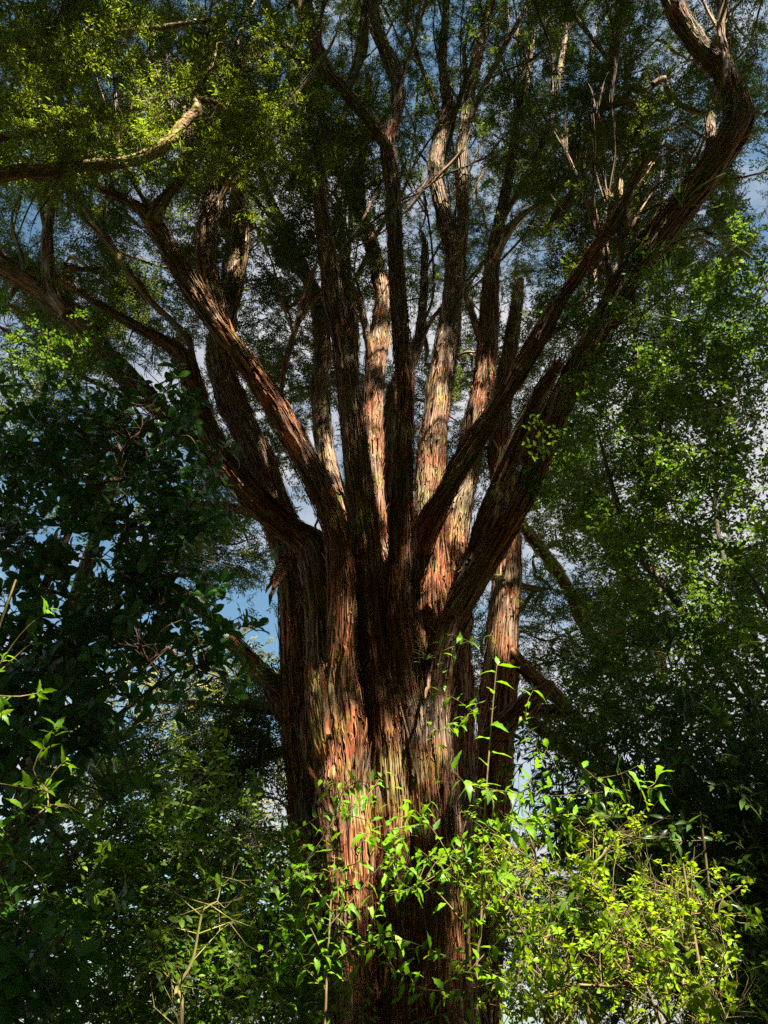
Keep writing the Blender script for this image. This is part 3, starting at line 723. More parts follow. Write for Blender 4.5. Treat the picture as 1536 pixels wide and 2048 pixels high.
# far left dark limb
L([(640, 1110, 30), (560, 1040, 32), (470, 965, 34), (380, 880, 34), (300, 800, 35), (222, 722, 38), (150, 640, 38), (80, 580, 34), (0, 535, 28), (-90, 490, 22)], 10.2, 9.0, **{'from': .4})
L([(135, 630, 18), (105, 580, 22), (95, 520, 18), (98, 450, 13), (110, 380, 8)], 9.2, 9.2, strips=60)
L([(650, 1080, 20), (570, 1045, 22), (500, 1025, 20), (430, 1010, 18), (350, 1015, 13), (260, 1050, 9)], 10.6, 11.6, strips=60)
# lower left limbs
L([(640, 1470, 40), (590, 1425, 40), (540, 1370, 31), (500, 1322, 27), (445, 1262, 22), (390, 1210, 18), (310, 1150, 12)], 9.9, 10.4, strips=80)
L([(640, 1480, 16), (590, 1492, 14), (510, 1525, 12), (440, 1580, 10), (370, 1620, 7), (330, 1650, 5)], 10.1, 10.6, strips=30)
L([(620, 1420, 14), (540, 1420, 11), (450, 1412, 9), (385, 1405, 8), (325, 1402, 5)], 10.4, 11.0, strips=20)
# stems seen behind, higher up
L([(720, 1150, 28), (690, 1020, 27), (656, 930, 25), (640, 800, 26), (645, 690, 24), (632, 600, 21), (592, 510, 17), (560, 440, 14), (530, 375, 11), (500, 280, 7)], 10.8, 12.0, strips=70)
L([(800, 1200, 32), (786, 1050, 30), (780, 900, 27), (790, 780, 22), (830, 700, 17), (845, 620, 12), (850, 500, 8)], 11.0, 12.5, strips=60)
L([(700, 900, 18), (700, 780, 24), (704, 660, 20), (690, 540, 14), (680, 420, 9)], 11.3, 12.2, strips=50)
L([(400, 850, 10), (380, 690, 9), (300, 600, 12), (255, 540, 13), (215, 480, 10), (170, 420, 7)], 9.6, 9.2, strips=30)
L([(560, 800, 6), (572, 720, 9), (590, 660, 9), (620, 560, 7)], 8.9, 9.2, strips=20)
L([(1080, 470, 6), (1140, 400, 15), (1168, 330, 18), (1190, 240, 17), (1216, 150, 15), (1236, 60, 13), (1252, -20, 12)], 9.5, 9.0, strips=50)
L([(1010, 430, 7), (1060, 340, 9), (1100, 250, 9), (1120, 140, 8), (1135, 40, 7), (1150, -40, 6)], 10.6, 10.2, strips=20)
L([(0, 655, 8), (80, 700, 9), (150, 745, 10), (230, 785, 10), (330, 830, 12), (450, 930, 12)][::-1], 10.3, 9.4, strips=20)

_f = np.random.default_rng(515)
def forks(sp, n, lv):
    for _ in range(n):
        k = _f.integers(max(1, int(len(sp) * .45)), len(sp) - 1); a, b = sp[k], sp[k + 1]; t = _f.random()
        x, y, hw, Y = [a[i] + (b[i] - a[i]) * t for i in range(4)]
        if not (0 < x < 1536 and 0 < y < 760): continue
        an = math.atan2(-(b[1] - a[1]), b[0] - a[0]) + _f.choice([-1, 1]) * _f.uniform(.22, .6); an = an * .8 + (math.pi / 2) * .2
        ln = _f.uniform(170, 420) * (.75 if lv else 1); r0 = min(hw * .6, 12) * _f.uniform(.6, 1); dY = _f.normal(0, .5); q = [(x, y, r0 * .9, Y)]
        m = 5
        for i in range(1, m + 1):
            an += _f.normal(0, .16) + (math.pi / 2 - an) * .06
            x += math.cos(an) * ln / m; y -= math.sin(an) * ln / m
            q.append((x, y, max(1.6, r0 * (1 - .75 * i / m)), Y + dY * i / m))
        G.append(('limb', q, {'strips': 40, 'amp': .02, 'ds': .07, 'cs': .025, 'from': .3}))
        if lv == 0: forks(q, 3, 1)
for _l in list(G)[1:]:
    if isinstance(_l[1], list) and min(p[1] for p in _l[1]) < 600: forks(_l[1], 3, 0)
GR = [(200, 130, 300, 190, 9, 12.5, 36), (560, 220, 250, 190, 9, 13, 42), (900, 60, 260, 130, 9, 13, 38), (1250, 170, 300, 210, 8, 12.5, 70), (1260, 430, 230, 170, 8, 12, 48),
      (1230, 600, 150, 110, 8, 10, 16), (520, 480, 200, 150, 10, 14, 34), (130, 470, 190, 160, 9.5, 13, 28), (200, 640, 220, 120, 11, 14, 22), (950, 420, 220, 200, 12, 15, 34),
      (930, 680, 120, 140, 13, 16, 18), (640, 720, 140, 140, 12.5, 15, 20), (820, 900, 120, 120, 13, 15, 12), (520, 850, 60, 120, 12.5, 14.5, 11), (450, 950, 60, 60, 12, 14, 5), (965, 1340, 25, 130, 13.6, 15.5, 7), (300, 560, 200, 120, 10, 13, 14), (430, 1110, 90, 100, 12, 14, 12), (430, 1520, 150, 55, 10, 11.6, 14), (480, 1440, 80, 30, 10, 11.5, 4),
      (1150, 1180, 110, 180, 13, 16, 10), (700, 330, 120, 120, 8.5, 10, 14), (1080, 260, 160, 160, 11, 14, 26), (80, 260, 120, 120, 10, 13, 14), (600, 1620, 40, 60, 12, 13, 2), (1120, 900, 80, 100, 12.5, 15, 10)]
gx = np.stack([R.uniform(-5, 11, 420), R.uniform(1.5, 14, 420), R.uniform(17, 25, 420)], 1)
gx = gx[~inframe(gx, 40)]
giant, gbase, gl = build_tree('giant_tree', 'huge many-stemmed tree with red stringy bark spreading its limbs across the middle', 'tree', G, GR, 'giant', 5, BARK, per=40, spread=0.40, rtip=0.013, rmax=0.075, strips=90, down=0.1, maxbranch=170, extra=gx)

# torn strips of bark hanging from the giant tree, each a part of its own
def bark_strip(parent, base, p0, p1, wpx, seed, curl=0.12):
    g = np.random.default_rng(seed); a, b = np.array(p0), np.array(p1); Ln = np.linalg.norm(b - a); n = 10
    t = np.linspace(0, 1, n)[:, None]
    c = a + (b - a) * t + np.array([0, -1.0, 0]) * curl * Ln * np.sin(t * 2.2) * t + g.normal(0, 0.012 * Ln, (n, 3))
    T = unit(np.gradient(c, axis=0)); W = unit(np.cross(T, [0.25, -1, 0.1])); Nn = np.cross(W, T)
    wd = wpx * (0.5 + 0.5 * np.sin(math.pi * (0.2 + 0.75 * t))) * g.uniform(0.75, 1.2, (n, 1)); wd[-1] *= 0.25
    ang = np.linspace(-1, 1, 4)
    V = []
    for th in (0.0, 0.006):
        V.append(c[:, None] + W[:, None] * (wd * 0.5)[:, None] * ang[None, :, None] + Nn[:, None] * (0.35 * (wd * 0.5)[:, None] * (ang ** 2)[None, :, None] + th))
    V = np.stack(V); idx = np.arange(2 * n * 4).reshape(2, n, 4); Q = []
    for i in range(n - 1):
        for j in range(3):
            Q.append([idx[0, i, j], idx[0, i, j + 1], idx[0, i + 1, j + 1], idx[0, i + 1, j]]); Q.append([idx[1, i, j], idx[1, i + 1, j], idx[1, i + 1, j + 1], idx[1, i, j + 1]])
        for j in (0, 3): Q.append([idx[0, i, j], idx[0, i + 1, j], idx[1, i + 1, j], idx[1, i, j]])
    uv = np.stack([np.tile(np.tile(ang * 0.05, n), 2), np.tile(np.repeat(t[:, 0] * Ln, 4), 2)], 1) + g.random() * 5
    return obj('bark_strip', mesh_np('bark_strip', V.reshape(-1, 3) - base, np.array(Q), STRIP, uv, attrs={'tint': np.full(2 * n * 4, g.uniform(0.3, 0.9))}), parent)
TORNW = 0.75
torn = [(1108, 745, 1124, 712, 8.25, .05), (1116, 742, 1132, 722, 8.3, .04), (1104, 742, 1112, 705, 8.35, .04), (572, 1105, 540, 1215, 9.42, .12), (578, 1110, 548, 1180, 9.42, .15), (566, 1112, 533, 1190, 9.46, .08), (600, 1165, 596, 1230, 8.95, .06), (618, 1120, 604, 1200, 8.9, .05),
        (664, 1640, 620, 1535, 8.6, .12), (672, 1660, 650, 1570, 8.55, .09), (668, 1655, 632, 1600, 8.6, .07), (655, 1470, 648, 1340, 8.6, .11), (650, 1420, 640, 1330, 8.6, .07),
        (790, 270, 758, 255, 8.1, .08), (795, 250, 812, 235, 8.1, .07), (800, 345, 762, 348, 8.2, .07), (1120, 735, 1118, 715, 8.3, .06), (1060, 1000, 1082, 960, 8.3, .06), (1072, 985, 1080, 930, 8.3, .04),
        (690, 1120, 698, 1210, 8.75, .04), (700, 1180, 692, 1270, 8.75, .04), (640, 1010, 628, 1080, 8.7, .04), (676, 1250, 700, 1330, 8.7, .05), (720, 1560, 733, 1440, 8.75, .05), (830, 1020, 838, 1060, 8.9, .05),
        (905, 1120, 915, 1180, 9.2, .05), (920, 1440, 934, 1400, 9.1, .07), (915, 1480, 940, 1450, 9.1, .05), (860, 1345, 850, 1400, 8.7, .05), (930, 1620, 946, 1560, 9.2, .06), (1000, 905, 985, 880, 11.9, .08)]
for i, (a, b, c, d, y, wd) in enumerate(torn): bark_strip(giant, gbase, P(a, b, y), P(c, d, y - 0.12), wd * TORNW, 900 + i)

# ------------------------------------------------------------------ other trees
T2 = [('trunk', spec([(930, 2560, 60), (955, 2200, 47), (965, 1900, 42), (978, 1650, 40), (992, 1450, 38), (1006, 1280, 32), (1014, 1150, 27), (1012, 1030, 25), (1004, 940, 24), (1000, 850, 20), (1020, 700, 14), (1040, 560, 9)], 12.4, 13), {'strips': 90, 'amp': .03, 'ds': .05, 'cs': .02}),
      ('broken_limb', spec([(965, 1500, 22), (1010, 1450, 20), (1050, 1412, 17), (1085, 1383, 13), (1105, 1366, 9)], 12.2, 11.5), {'strips': 120, 'from': .99}),
      ('limb', spec([(1020, 1300, 14), (1062, 1350, 14), (1110, 1390, 13), (1160, 1450, 11), (1172, 1462, 6)], 12.6, 13), {'strips': 70}),
      ('limb', spec([(1010, 1400, 12), (1070, 1450, 12), (1160, 1520, 13), (1250, 1580, 12), (1290, 1606, 8)], 12.8, 12.6), {'strips': 70}),
      ('limb', spec([(1030, 1420, 9), (1140, 1430, 14), (1200, 1500, 14), (1270, 1570, 14), (1330, 1640, 11)], 13.2, 13), {'strips': 50}),
      ('limb', spec([(1010, 1000, 12), (1060, 1070, 11), (1120, 1150, 12), (1165, 1240, 12)], 13, 13.6), {'strips': 40}),
      ('limb', spec([(1300, 1260, 10), (1250, 1140, 18), (1190, 1020, 22), (1150, 940, 18), (1120, 840, 12)][::-1], 13.6, 14), {'strips': 60})]
build_tree('red_barked_tree', 'straight red-brown trunk with a broken stub standing just behind the giant tree', 'tree', T2,
           [(1180, 1280, 110, 160, 12.5, 15, 11), (1090, 1480, 80, 90, 13, 15, 5), (1040, 880, 80, 120, 13, 15, 10), (1080, 700, 80, 90, 13, 15, 8), (1330, 1350, 150, 180, 12, 15, 4)], 'giant', 21, BARK2, per=40, spread=0.5, strips=60)

# tall mid-leaved tree on the right; its crown carries on past the frame towards the sun
off = [np.array([x, y, z]) for x, y, z in zip(R.uniform(6.5, 13, 150), R.uniform(-1.5, 7.5, 150), R.uniform(8.5, 17, 150))]
off = np.array([p for p in off if not inframe(p[None], 120)[0]])
T3 = [('trunk', (np.array([[7.6, 6.5, -.2], [7.4, 6.4, 2], [7.7, 6.2, 5], [8.2, 5.6, 9], [8.6, 5, 13]]), np.array([.26, .22, .18, .13, .06])), {'amp': .01, 'mat': GREYBARK, 'from': .3}),
      ('limb', spec([(1640, 1640, 13), (1580, 1520, 10), (1500, 1390, 9), (1420, 1230, 8), (1350, 1080, 8), (1300, 980, 7), (1276, 850, 6), (1272, 700, 5), (1266, 560, 4), (1262, 480, 2)], 7.2, 7.4), {'amp': .004, 'mat': GREYBARK}),
      ('limb', spec([(1640, 1560, 11), (1540, 1470, 9), (1440, 1340, 8), (1350, 1200, 9), (1280, 1110, 8), (1240, 1020, 6), (1215, 940, 4), (1200, 880, 2)], 7.0, 7.3), {'amp': .004, 'mat': GREYBARK}),
      ('limb', spec([(1640, 1500, 8), (1560, 1400, 7), (1500, 1250, 6), (1450, 1130, 5), (1430, 1000, 4), (1440, 820, 3)], 6.8, 7), {'amp': .003, 'mat': GREYBARK}),
      ('limb', spec([(1640, 1450, 11), (1600, 1200, 9), (1580, 900, 8), (1570, 700, 6), (1545, 600, 4), (1520, 540, 2)], 7.6, 8), {'amp': .004, 'mat': GREYBARK}),
      ('limb', spec([(1340, 1080, 5), (1310, 900, 5), (1350, 780, 4), (1380, 690, 2)], 7.3, 7.5), {'amp': .003, 'mat': GREYBARK})]
build_tree('slender_stemmed_tree', 'leafy green tree with slender leaning grey stems filling the right side', 'tree', T3,
           [(1225, 850, 110, 160, 8.7, 9.8, 40), (1300, 700, 110, 100, 6.8, 8.2, 22), (1400, 900, 150, 200, 6.2, 8, 46), (1185, 1010, 65, 70, 8.6, 9.6, 12), (1490, 560, 80, 180, 7.2, 8.6, 50), (1400, 680, 80, 120, 7.2, 8.4, 18), (1300, 1150, 190, 130, 6.4, 8, 26), (1480, 1200, 90, 250, 6, 7.6, 26), (1290, 1000, 110, 100, 7.4, 8.6, 14), (1380, 1380, 150, 120, 6.2, 7.5, 15)],
           'right', 31, GREYBARK, per=14, spread=0.34, rtip=0.004, rmax=0.02, extra=off, branch_min=0.008, maxbranch=80, seg=0.25)

# dark narrow-leaved shrub bottom right
T4 = [('stem', (np.array([[3.6, 5.4, -.1], [3.3, 5.3, 1.5], [3.0, 5.2, 3], [2.7, 5.2, 4.4]]), np.array([.05, .04, .03, .012])), {'amp': .002}),
      ('stem', (np.array([[3.6, 5.4, .2], [3.8, 5.4, 1.6], [3.6, 5.6, 3], [3.4, 5.5, 4]]), np.array([.04, .035, .025, .01])), {'amp': .002}),
      ('stem', (np.array([[3.5, 5.4, .2], [2.9, 5.7, 1.6], [2.4, 5.9, 2.6], [2.1, 5.8, 3.6]]), np.array([.04, .03, .02, .01])), {'amp': .002})]
build_tree('narrow_leaved_shrub', 'dark tall shrub of narrow hanging leaves below the slender grey stems', 'shrub', T4,
           [(1420, 1560, 150, 170, 5, 6.2, 46), (1440, 1830, 140, 220, 4.8, 6, 50), (1250, 1500, 120, 110, 5.4, 6.6, 18), (1230, 1700, 120, 100, 5.8, 6.8, 8), (1530, 1700, 80, 300, 4.6, 5.8, 20)], 'dark', 41, GREYBARK, per=11, spread=0.26, rtip=0.003, rmax=0.014, gap=True, branch_min=0.006, maxbranch=50, down=0.7, seg=0.2)

# overhanging lichen-covered tree, upper left
T5 = [('trunk', (np.array([[-7.4, 5.6, -.2], [-7.2, 5.7, 4], [-7.0, 5.9, 8], [-6.9, 6.1, 12], [-6.6, 6.2, 15]]), np.array([.34, .30, .25, .18, .08])), {'amp': .02, 'from': .7}),
      ('limb', (np.vstack([[[-7.05, 5.8, 7.4], [-6.2, 5.9, 9.1]], limb_path(spec([(0, 352, 13), (80, 345, 13), (150, 335, 13), (220, 328, 12), (280, 315, 12), (335, 285, 12), (372, 245, 12), (395, 222, 10), (392, 190, 7), (415, 150, 4)], 6, 6.3))[0]]), np.concatenate([[.13, .11], limb_path(spec([(0, 352, 13), (80, 345, 13), (150, 335, 13), (220, 328, 12), (280, 315, 12), (335, 285, 12), (372, 245, 12), (395, 222, 10), (392, 190, 7), (415, 150, 4)], 6, 6.3))[1]])), {'amp': .03, 'lump': .25, 'ds': .02, 'cs': .012, 'from': .3}),
      ('limb', spec([(-60, 300, 10), (0, 275, 9), (90, 262, 8), (170, 245, 7), (240, 225, 6), (330, 190, 4)], 6.3, 6.6), {'amp': .012, 'lump': .2, 'from': .2}),
      ('limb', spec([(-40, 120, 9), (60, 90, 8), (160, 70, 7), (280, 60, 6), (420, 40, 4), (520, 30, 2)], 6.3, 6.8), {'amp': .01, 'lump': .2, 'from': .2}),
      ('limb', spec([(395, 200, 6), (425, 205, 7), (460, 225, 5), (490, 245, 3)], 6.3, 6.5), {'amp': .01, 'lump': .2}),
      ('limb', spec([(140, 330, 6), (115, 365, 6), (95, 400, 4), (85, 412, 2)], 6.1, 6.0), {'amp': .008, 'lump': .3})]
build_tree('overhanging_tree', 'lichen-covered sunlit bough and bright feathery sprays hanging in from the upper left', 'tree', T5,
           [(130, 130, 190, 140, 5.8, 7.6, 46), (400, 110, 170, 120, 6, 7.4, 44), (240, 270, 190, 60, 5.9, 7, 22), (470, 260, 110, 80, 6.2, 7.5, 22), (60, 300, 90, 100, 5.8, 7, 14), (580, 200, 80, 100, 6.5, 8, 14), (100, 30, 150, 60, 5.8, 7, 12)],
           'over', 51, LICHEN, per=20, spread=0.30, rtip=0.005, rmax=0.02, branch_min=0.006, maxbranch=60, seg=0.18, bend=0.3)

# bushy dark understorey tree, lower left
T6 = [('stem', (np.array([[-3.2, 7.0, -.1], [-3.0, 7, 1.4], [-2.6, 7, 2.6], [-2.3, 7, 3.4]]), np.array([.07, .06, .04, .015])), {'amp': .003}),
      ('stem', (np.array([[-3.2, 7.0, .2], [-3.6, 6.8, 1.6], [-3.8, 6.9, 3], [-3.9, 7, 3.8]]), np.array([.06, .05, .03, .01])), {'amp': .003}),
      ('stem', (np.array([[-2.9, 7.0, .3], [-2.0, 7.2, 1.6], [-1.5, 7.2, 2.6], [-1.2, 7.2, 3.2]]), np.array([.05, .04, .03, .01])), {'amp': .003})]
build_tree('understorey_bush', 'dark mid-leaved bush with a few sunlit tips filling the lower left', 'shrub', T6,
           [(280, 1760, 200, 120, 6, 8, 34), (130, 1850, 200, 180, 5.6, 7.4, 34), (420, 1900, 170, 150, 6.2, 8, 32), (520, 1800, 60, 150, 7.4, 8.6, 12), (500, 1960, 70, 90, 6.6, 8, 10), (300, 1640, 80, 60, 6.4, 7.4, 8), (480, 1690, 60, 40, 6.5, 7.5, 6)],
           'right', 61, GREYBARK, per=11, spread=0.30, rtip=0.003, rmax=0.016, branch_min=0.007, maxbranch=50, seg=0.22)
T8 = [('stem', (np.array([[1.9, 11.5, -.1], [1.9, 11.5, 1.2], [2.1, 11.4, 2.2], [2.2, 11.4, 3]]), np.array([.06, .05, .035, .01])), {'amp': .003}),
      ('stem', (np.array([[1.9, 11.5, .2], [1.2, 11.7, 1.2], [.9, 11.8, 2], [.8, 11.8, 2.6]]), np.array([.05, .04, .03, .01])), {'amp': .003})]
build_tree('background_bush', 'dark bush low behind the foot of the giant trunk and the lime shrub', 'shrub', T8, [(1060, 1900, 170, 150, 11.2, 13.5, 34), (1250, 1820, 150, 120, 10.5, 13, 18), (1010, 1740, 60, 80, 11.5, 13.5, 6)], 'right', 66, GREYBARK, per=13, spread=0.4, rtip=0.004, rmax=0.02, branch_min=0.01, maxbranch=20)
T9 = [('stem', (np.array([[-4.2, 11.2, -.1], [-4.1, 11.2, 1.0], [-3.8, 11.3, 1.9], [-3.6, 11.3, 2.6]]), np.array([.06, .05, .035, .01])), {'amp': .003}),
      ('stem', (np.array([[-4.2, 11.2, .2], [-3.2, 11.4, 1.0], [-2.4, 11.6, 1.7], [-2.0, 11.6, 2.2]]), np.array([.05, .04, .03, .01])), {'amp': .003})]
build_tree('background_bush', 'dark bush low at the back between the left bushes and the giant trunk', 'shrub', T9, [(330, 1960, 280, 90, 10, 13, 34), (480, 1860, 110, 100, 10.5, 13, 12)], 'right', 67, GREYBARK, per=13, spread=0.4, rtip=0.004, rmax=0.02, branch_min=0.01, maxbranch=20)
# sunlit tree seen behind the left limbs
T7 = [('trunk', (np.array([[-5.6, 13, -.2], [-5.6, 13, 4], [-5.5, 12.9, 8], [-5.2, 12.8, 11]]), np.array([.25, .2, .14, .05])), {'amp': .01})]
build_tree('sunlit_left_tree', 'bright green tree crown showing above the broad glossy leaves at the left edge', 'tree', T7,
           [(70, 720, 110, 80, 8.6, 10.5, 20), (100, 830, 120, 80, 8.8, 10.5, 16), (250, 1000, 150, 120, 9, 11, 16)], 'right', 71, GREYBARK, per=16, spread=0.42, branch_min=0.02)

# far trees on the slopes behind
def far_tree(label, px, py, Y, r, n, seed):
    top = P(px, py, Y); g = np.random.default_rng(seed); zb = -np.clip((np.hypot(top[0], Y) - 14) * .05, 0, 40)
    tp = (np.array([[top[0], Y, zb - .3], [top[0] + .2, Y, zb * .5 + top[2] * .5], [top[0], Y, top[2]]]), np.array([.25, .18, .05]))
    ex = top + g.normal(0, 1, (n, 3)) * r * np.array([1, 1, .75])
    build_tree('distant_tree', label, 'tree', [('trunk', tp, {'amp': .01})], None, 'olive', seed, GREYBARK, per=16, spread=0.9, extra=ex, rtip=.02, rmax=.09, gap=False, group='olive trees far behind the giant tree', base=np.array([top[0], Y, zb]), seg=0.8)
far_tree('distant olive tree top beneath the lower left limb', 395, 1415, 36, 1.1, 9, 81)
far_tree('distant pale tree low beside the foot of the trunk', 512, 1690, 34, 1.0, 8, 82)
far_tree('distant tree glimpsed low behind the broad glossy leaves', 215, 1480, 38, 1.5, 10, 83)

# ------------------------------------------------------------------ the wood that stands all round, beside and behind the viewer, plus an added leaf roof for shade
def wood():
    g = np.random.default_rng(303); n = 44000
    az = g.uniform(-math.pi, math.pi, n); r = g.uniform(7.5, 15, n); z = g.uniform(0.3, 20, n)
    # clumps
    cl = np.stack([r[:1500] * np.sin(az[:1500]), r[:1500] * np.cos(az[:1500]), z[:1500]], 1)
    p = cl[g.integers(0, len(cl), n)] + g.normal(0, .6, (n, 3))
    top = np.stack([g.uniform(-10, 14, 9000), g.uniform(-14, 2, 9000), g.uniform(12, 20, 9000)], 1)
    # unseen leaf roof added above the picture to block sun outside the gaps
    m = 110000; y = g.uniform(-3, 13, m); x = g.uniform(-9, 13, m); zz = CAMZ + 2.45 * np.maximum(y, 1.2) + 2.0 + g.uniform(0, 4.5, m)
    cr = np.stack([x, y, zz], 1); kc = cr[g.integers(0, m, 900)]; cr = np.where(g.random(m)[:, None] < .35, kc[g.integers(0, 900, m)] + g.normal(0, .55, (m, 3)), cr)
    p = np.vstack([p, top, cr])
    q = proj(p); k = 1.25
    vis = (q[:, 2] > 0) & (np.abs(q[:, 0] - 768) < 768 * k + 250) & (q[:, 1] > -200)
    front = (p[:, 1] > 5.0) & (q[:, 1] > -60)
    p = p[~vis & ~front & ((np.linalg.norm(p[:, :2], axis=1) > 4.5) | (p[:, 2] > 6.5))]
    M = rot_from(unit(g.normal(0, 1, (len(p), 3)) + [0, 0, -.2]), unit(g.normal(0, .5, (len(p), 3)) + [0, 0, 1])); sc = np.where(p[:, 2] > 9.0, g.uniform(1.0, 1.7, len(p)), g.uniform(1.6, 2.8, len(p)))
    ok = ~sunlit_gap(p, M=M, ln=sc * .34)
    p, M, sc = p[ok], M[ok], sc[ok]
    o = scatter('forest_and_shade_roof', 'dark', p, M, sc, None, np.zeros(3), 9)
    o['label'] = 'leafy forest standing all round the clearing beside and behind the viewer, plus an added unseen leaf roof that shades the scene'; o['category'] = 'forest'
wood()

# ------------------------------------------------------------------ plants with single leaves
def leafy(name, label, cat, base, stems, key, leaves, mat, n_ind=300, group=None, stem_name='stem', sides=6, gap=True, tmin=0.45):
    """stems: list of (pts, rad); leaves: (pts, M, scale). the largest in view become leaf parts, the rest one foliage part"""
    root = empty(name, base, label, cat, group); base = np.array(base, float)
    small = []
    for p, r in stems:
        A = catmull(np.hstack([np.asarray(p), np.asarray(r)[:, None]]), 0.06)
        if np.max(r) > 0.0065 or len(stems) < 60:
            v, f, u = thin_tubes([(A[:, :3], A[:, 3])], sides); obj(stem_name, mesh_np(stem_name, v - base, f, mat, u), root)
        else: small.append((A[:, :3], A[:, 3]))
    if small:
        v, f, u = thin_tubes(small, 4); obj('twigs', mesh_np('twigs', v - base, f, mat, u), root, 'stuff')
    pts, M, sc = leaves
    if gap:
        ok = ~sunlit_gap(pts, 0.08, tmin); pts, M, sc = pts[ok], M[ok], sc[ok]
    q = proj(pts); size = np.where((q[:, 0] > 0) & (q[:, 0] < 1536) & (q[:, 1] > 0) & (q[:, 1] < 2048) & (q[:, 2] > .3), sc / q[:, 2], 0)
    order = np.argsort(-size); ind = order[:n_ind][size[order[:n_ind]] > 0]
    mask = np.ones(len(pts), bool); mask[ind] = False
    eul = mat_to_euler(M); meshes = LIB[key][2]
    for i in ind:
        o = bpy.data.objects.new('leaf', meshes[int(i) % len(meshes)]); o.location = pts[i] - base; o.rotation_euler = eul[i]; o.scale = (sc[i],) * 3
        link(o, root)
    if mask.sum() > 0: scatter('foliage', key, pts[mask], M[mask], sc[mask], root, base, 3)
    return root

def whorls(tips, dirs, g, n=(5, 9), open_=0.9, size=(0.7, 1.15)):
    pts, M, sc = [], [], []
    for p, d in zip(tips, dirs):
        d = unit(d); k = g.integers(*n); a0 = g.random() * 6.28
        x = unit(np.cross(d, [0.3, 0.2, 1])); y = np.cross(d, x)
        for i in range(k):
            a = a0 + i * 2.4; o = open_ * g.uniform(0.7, 1.25)
            dd = d * math.cos(o) + (x * math.cos(a) + y * math.sin(a)) * math.sin(o) + np.array([0, 0, -0.15])
            M.append(rot_from(unit(dd), unit(d + g.normal(0, 0.15, 3) + [0, 0, .25]))); pts.append(p - d * 0.008 * i); sc.append(g.uniform(*size))
    return np.array(pts), np.array(M), np.array(sc)

def tipped_plant(name, label, cat, base, mains, regions, key, seed, mat, rtip, rmax, wk, n_ind=300, sub=3, subr=0.13, up=0.35, **kw):
    """woody skeleton + tips; every tip carries a whorl"""
    g = np.random.default_rng(seed)
    C = cluster_centres(regions, g); sk, ow, stems = [], [], []
    for i, (p, r) in enumerate(mains):
        A = catmull(np.hstack([np.asarray(p, float), np.asarray(r, float)[:, None]]), 0.12); stems.append((np.asarray(p, float), np.asarray(r, float)))
        for x in A[len(A) // 4:, :3]: sk.append(x); ow.append(i)
    br = grow(np.array(sk), ow, C, g, seg=0.15, rtip=rtip, rmax=rmax, bend=0.15)
    tips, dirs = [], []
    for p, r, o in br:
        stems.append((p, r)); d = unit(p[-1] - p[-2])
        tips.append(p[-1]); dirs.append(d + [0, 0, up])
        for k in range(sub):
            q = p[-1] + g.normal(0, subr, 3) + d * subr * 0.6; stems.append((np.array([p[-2], (p[-1] + q) / 2 + g.normal(0, .01, 3), q]), np.array([rtip, rtip * .8, rtip * .6])))
            tips.append(q); dirs.append(unit(q - p[-2]) + [0, 0, up] + g.normal(0, .3, 3))
    return leafy(name, label, cat, base, stems, key, whorls(tips, dirs, g, **wk), mat, n_ind, **kw)

# broad glossy-leaved tree, left
b = np.array([-2.9, 5.0, 0])
tipped_plant('broadleaf_tree', 'shaded tree with broad glossy dark leaves in whorls on the left', 'tree', b,
             [(np.array([b, b + [.1, 0, 1.5], b + [.2, 0.1, 3], b + [.5, .1, 4.4], b + [.7, 0, 5.4]]), np.array([.07, .06, .05, .03, .012])),
              (np.array([b + [.1, 0, 1.2], b + [.6, 0, 2.3], b + [1.1, -.1, 3.1], b + [1.6, -.1, 3.6]]), np.array([.04, .03, .02, .008])),
              (np.array([b + [.1, 0, 2], b + [-.2, .2, 3.2], b + [-.3, 0, 4.4], b + [-.3, 0, 5.6]]), np.array([.04, .03, .02, .008])),
              (np.array([b + [.2, 0, 2.8], b + [.9, -.1, 3.7], b + [1.3, 0, 4.5], b + [1.5, 0, 5.0]]), np.array([.03, .025, .02, .008]))],
             [(190, 1010, 230, 210, 4.4, 6, 100), (300, 850, 110, 70, 4.4, 5.4, 22), (310, 1120, 80, 100, 4.4, 5.4, 16), (200, 1270, 260, 90, 4.2, 5.6, 48), (390, 1310, 50, 40, 4.4, 5, 8), (110, 1420, 130, 90, 4.0, 5.2, 26), (215, 1430, 60, 50, 4.4, 5, 4), (70, 1560, 90, 80, 4, 5, 10), (60, 880, 80, 100, 4.6, 6, 16)],
             'bigleaf', 101, TWIGB, 0.004, 0.022, dict(n=(5, 8), open_=1.05, size=(0.65, 1.1)), sub=3, subr=0.16)
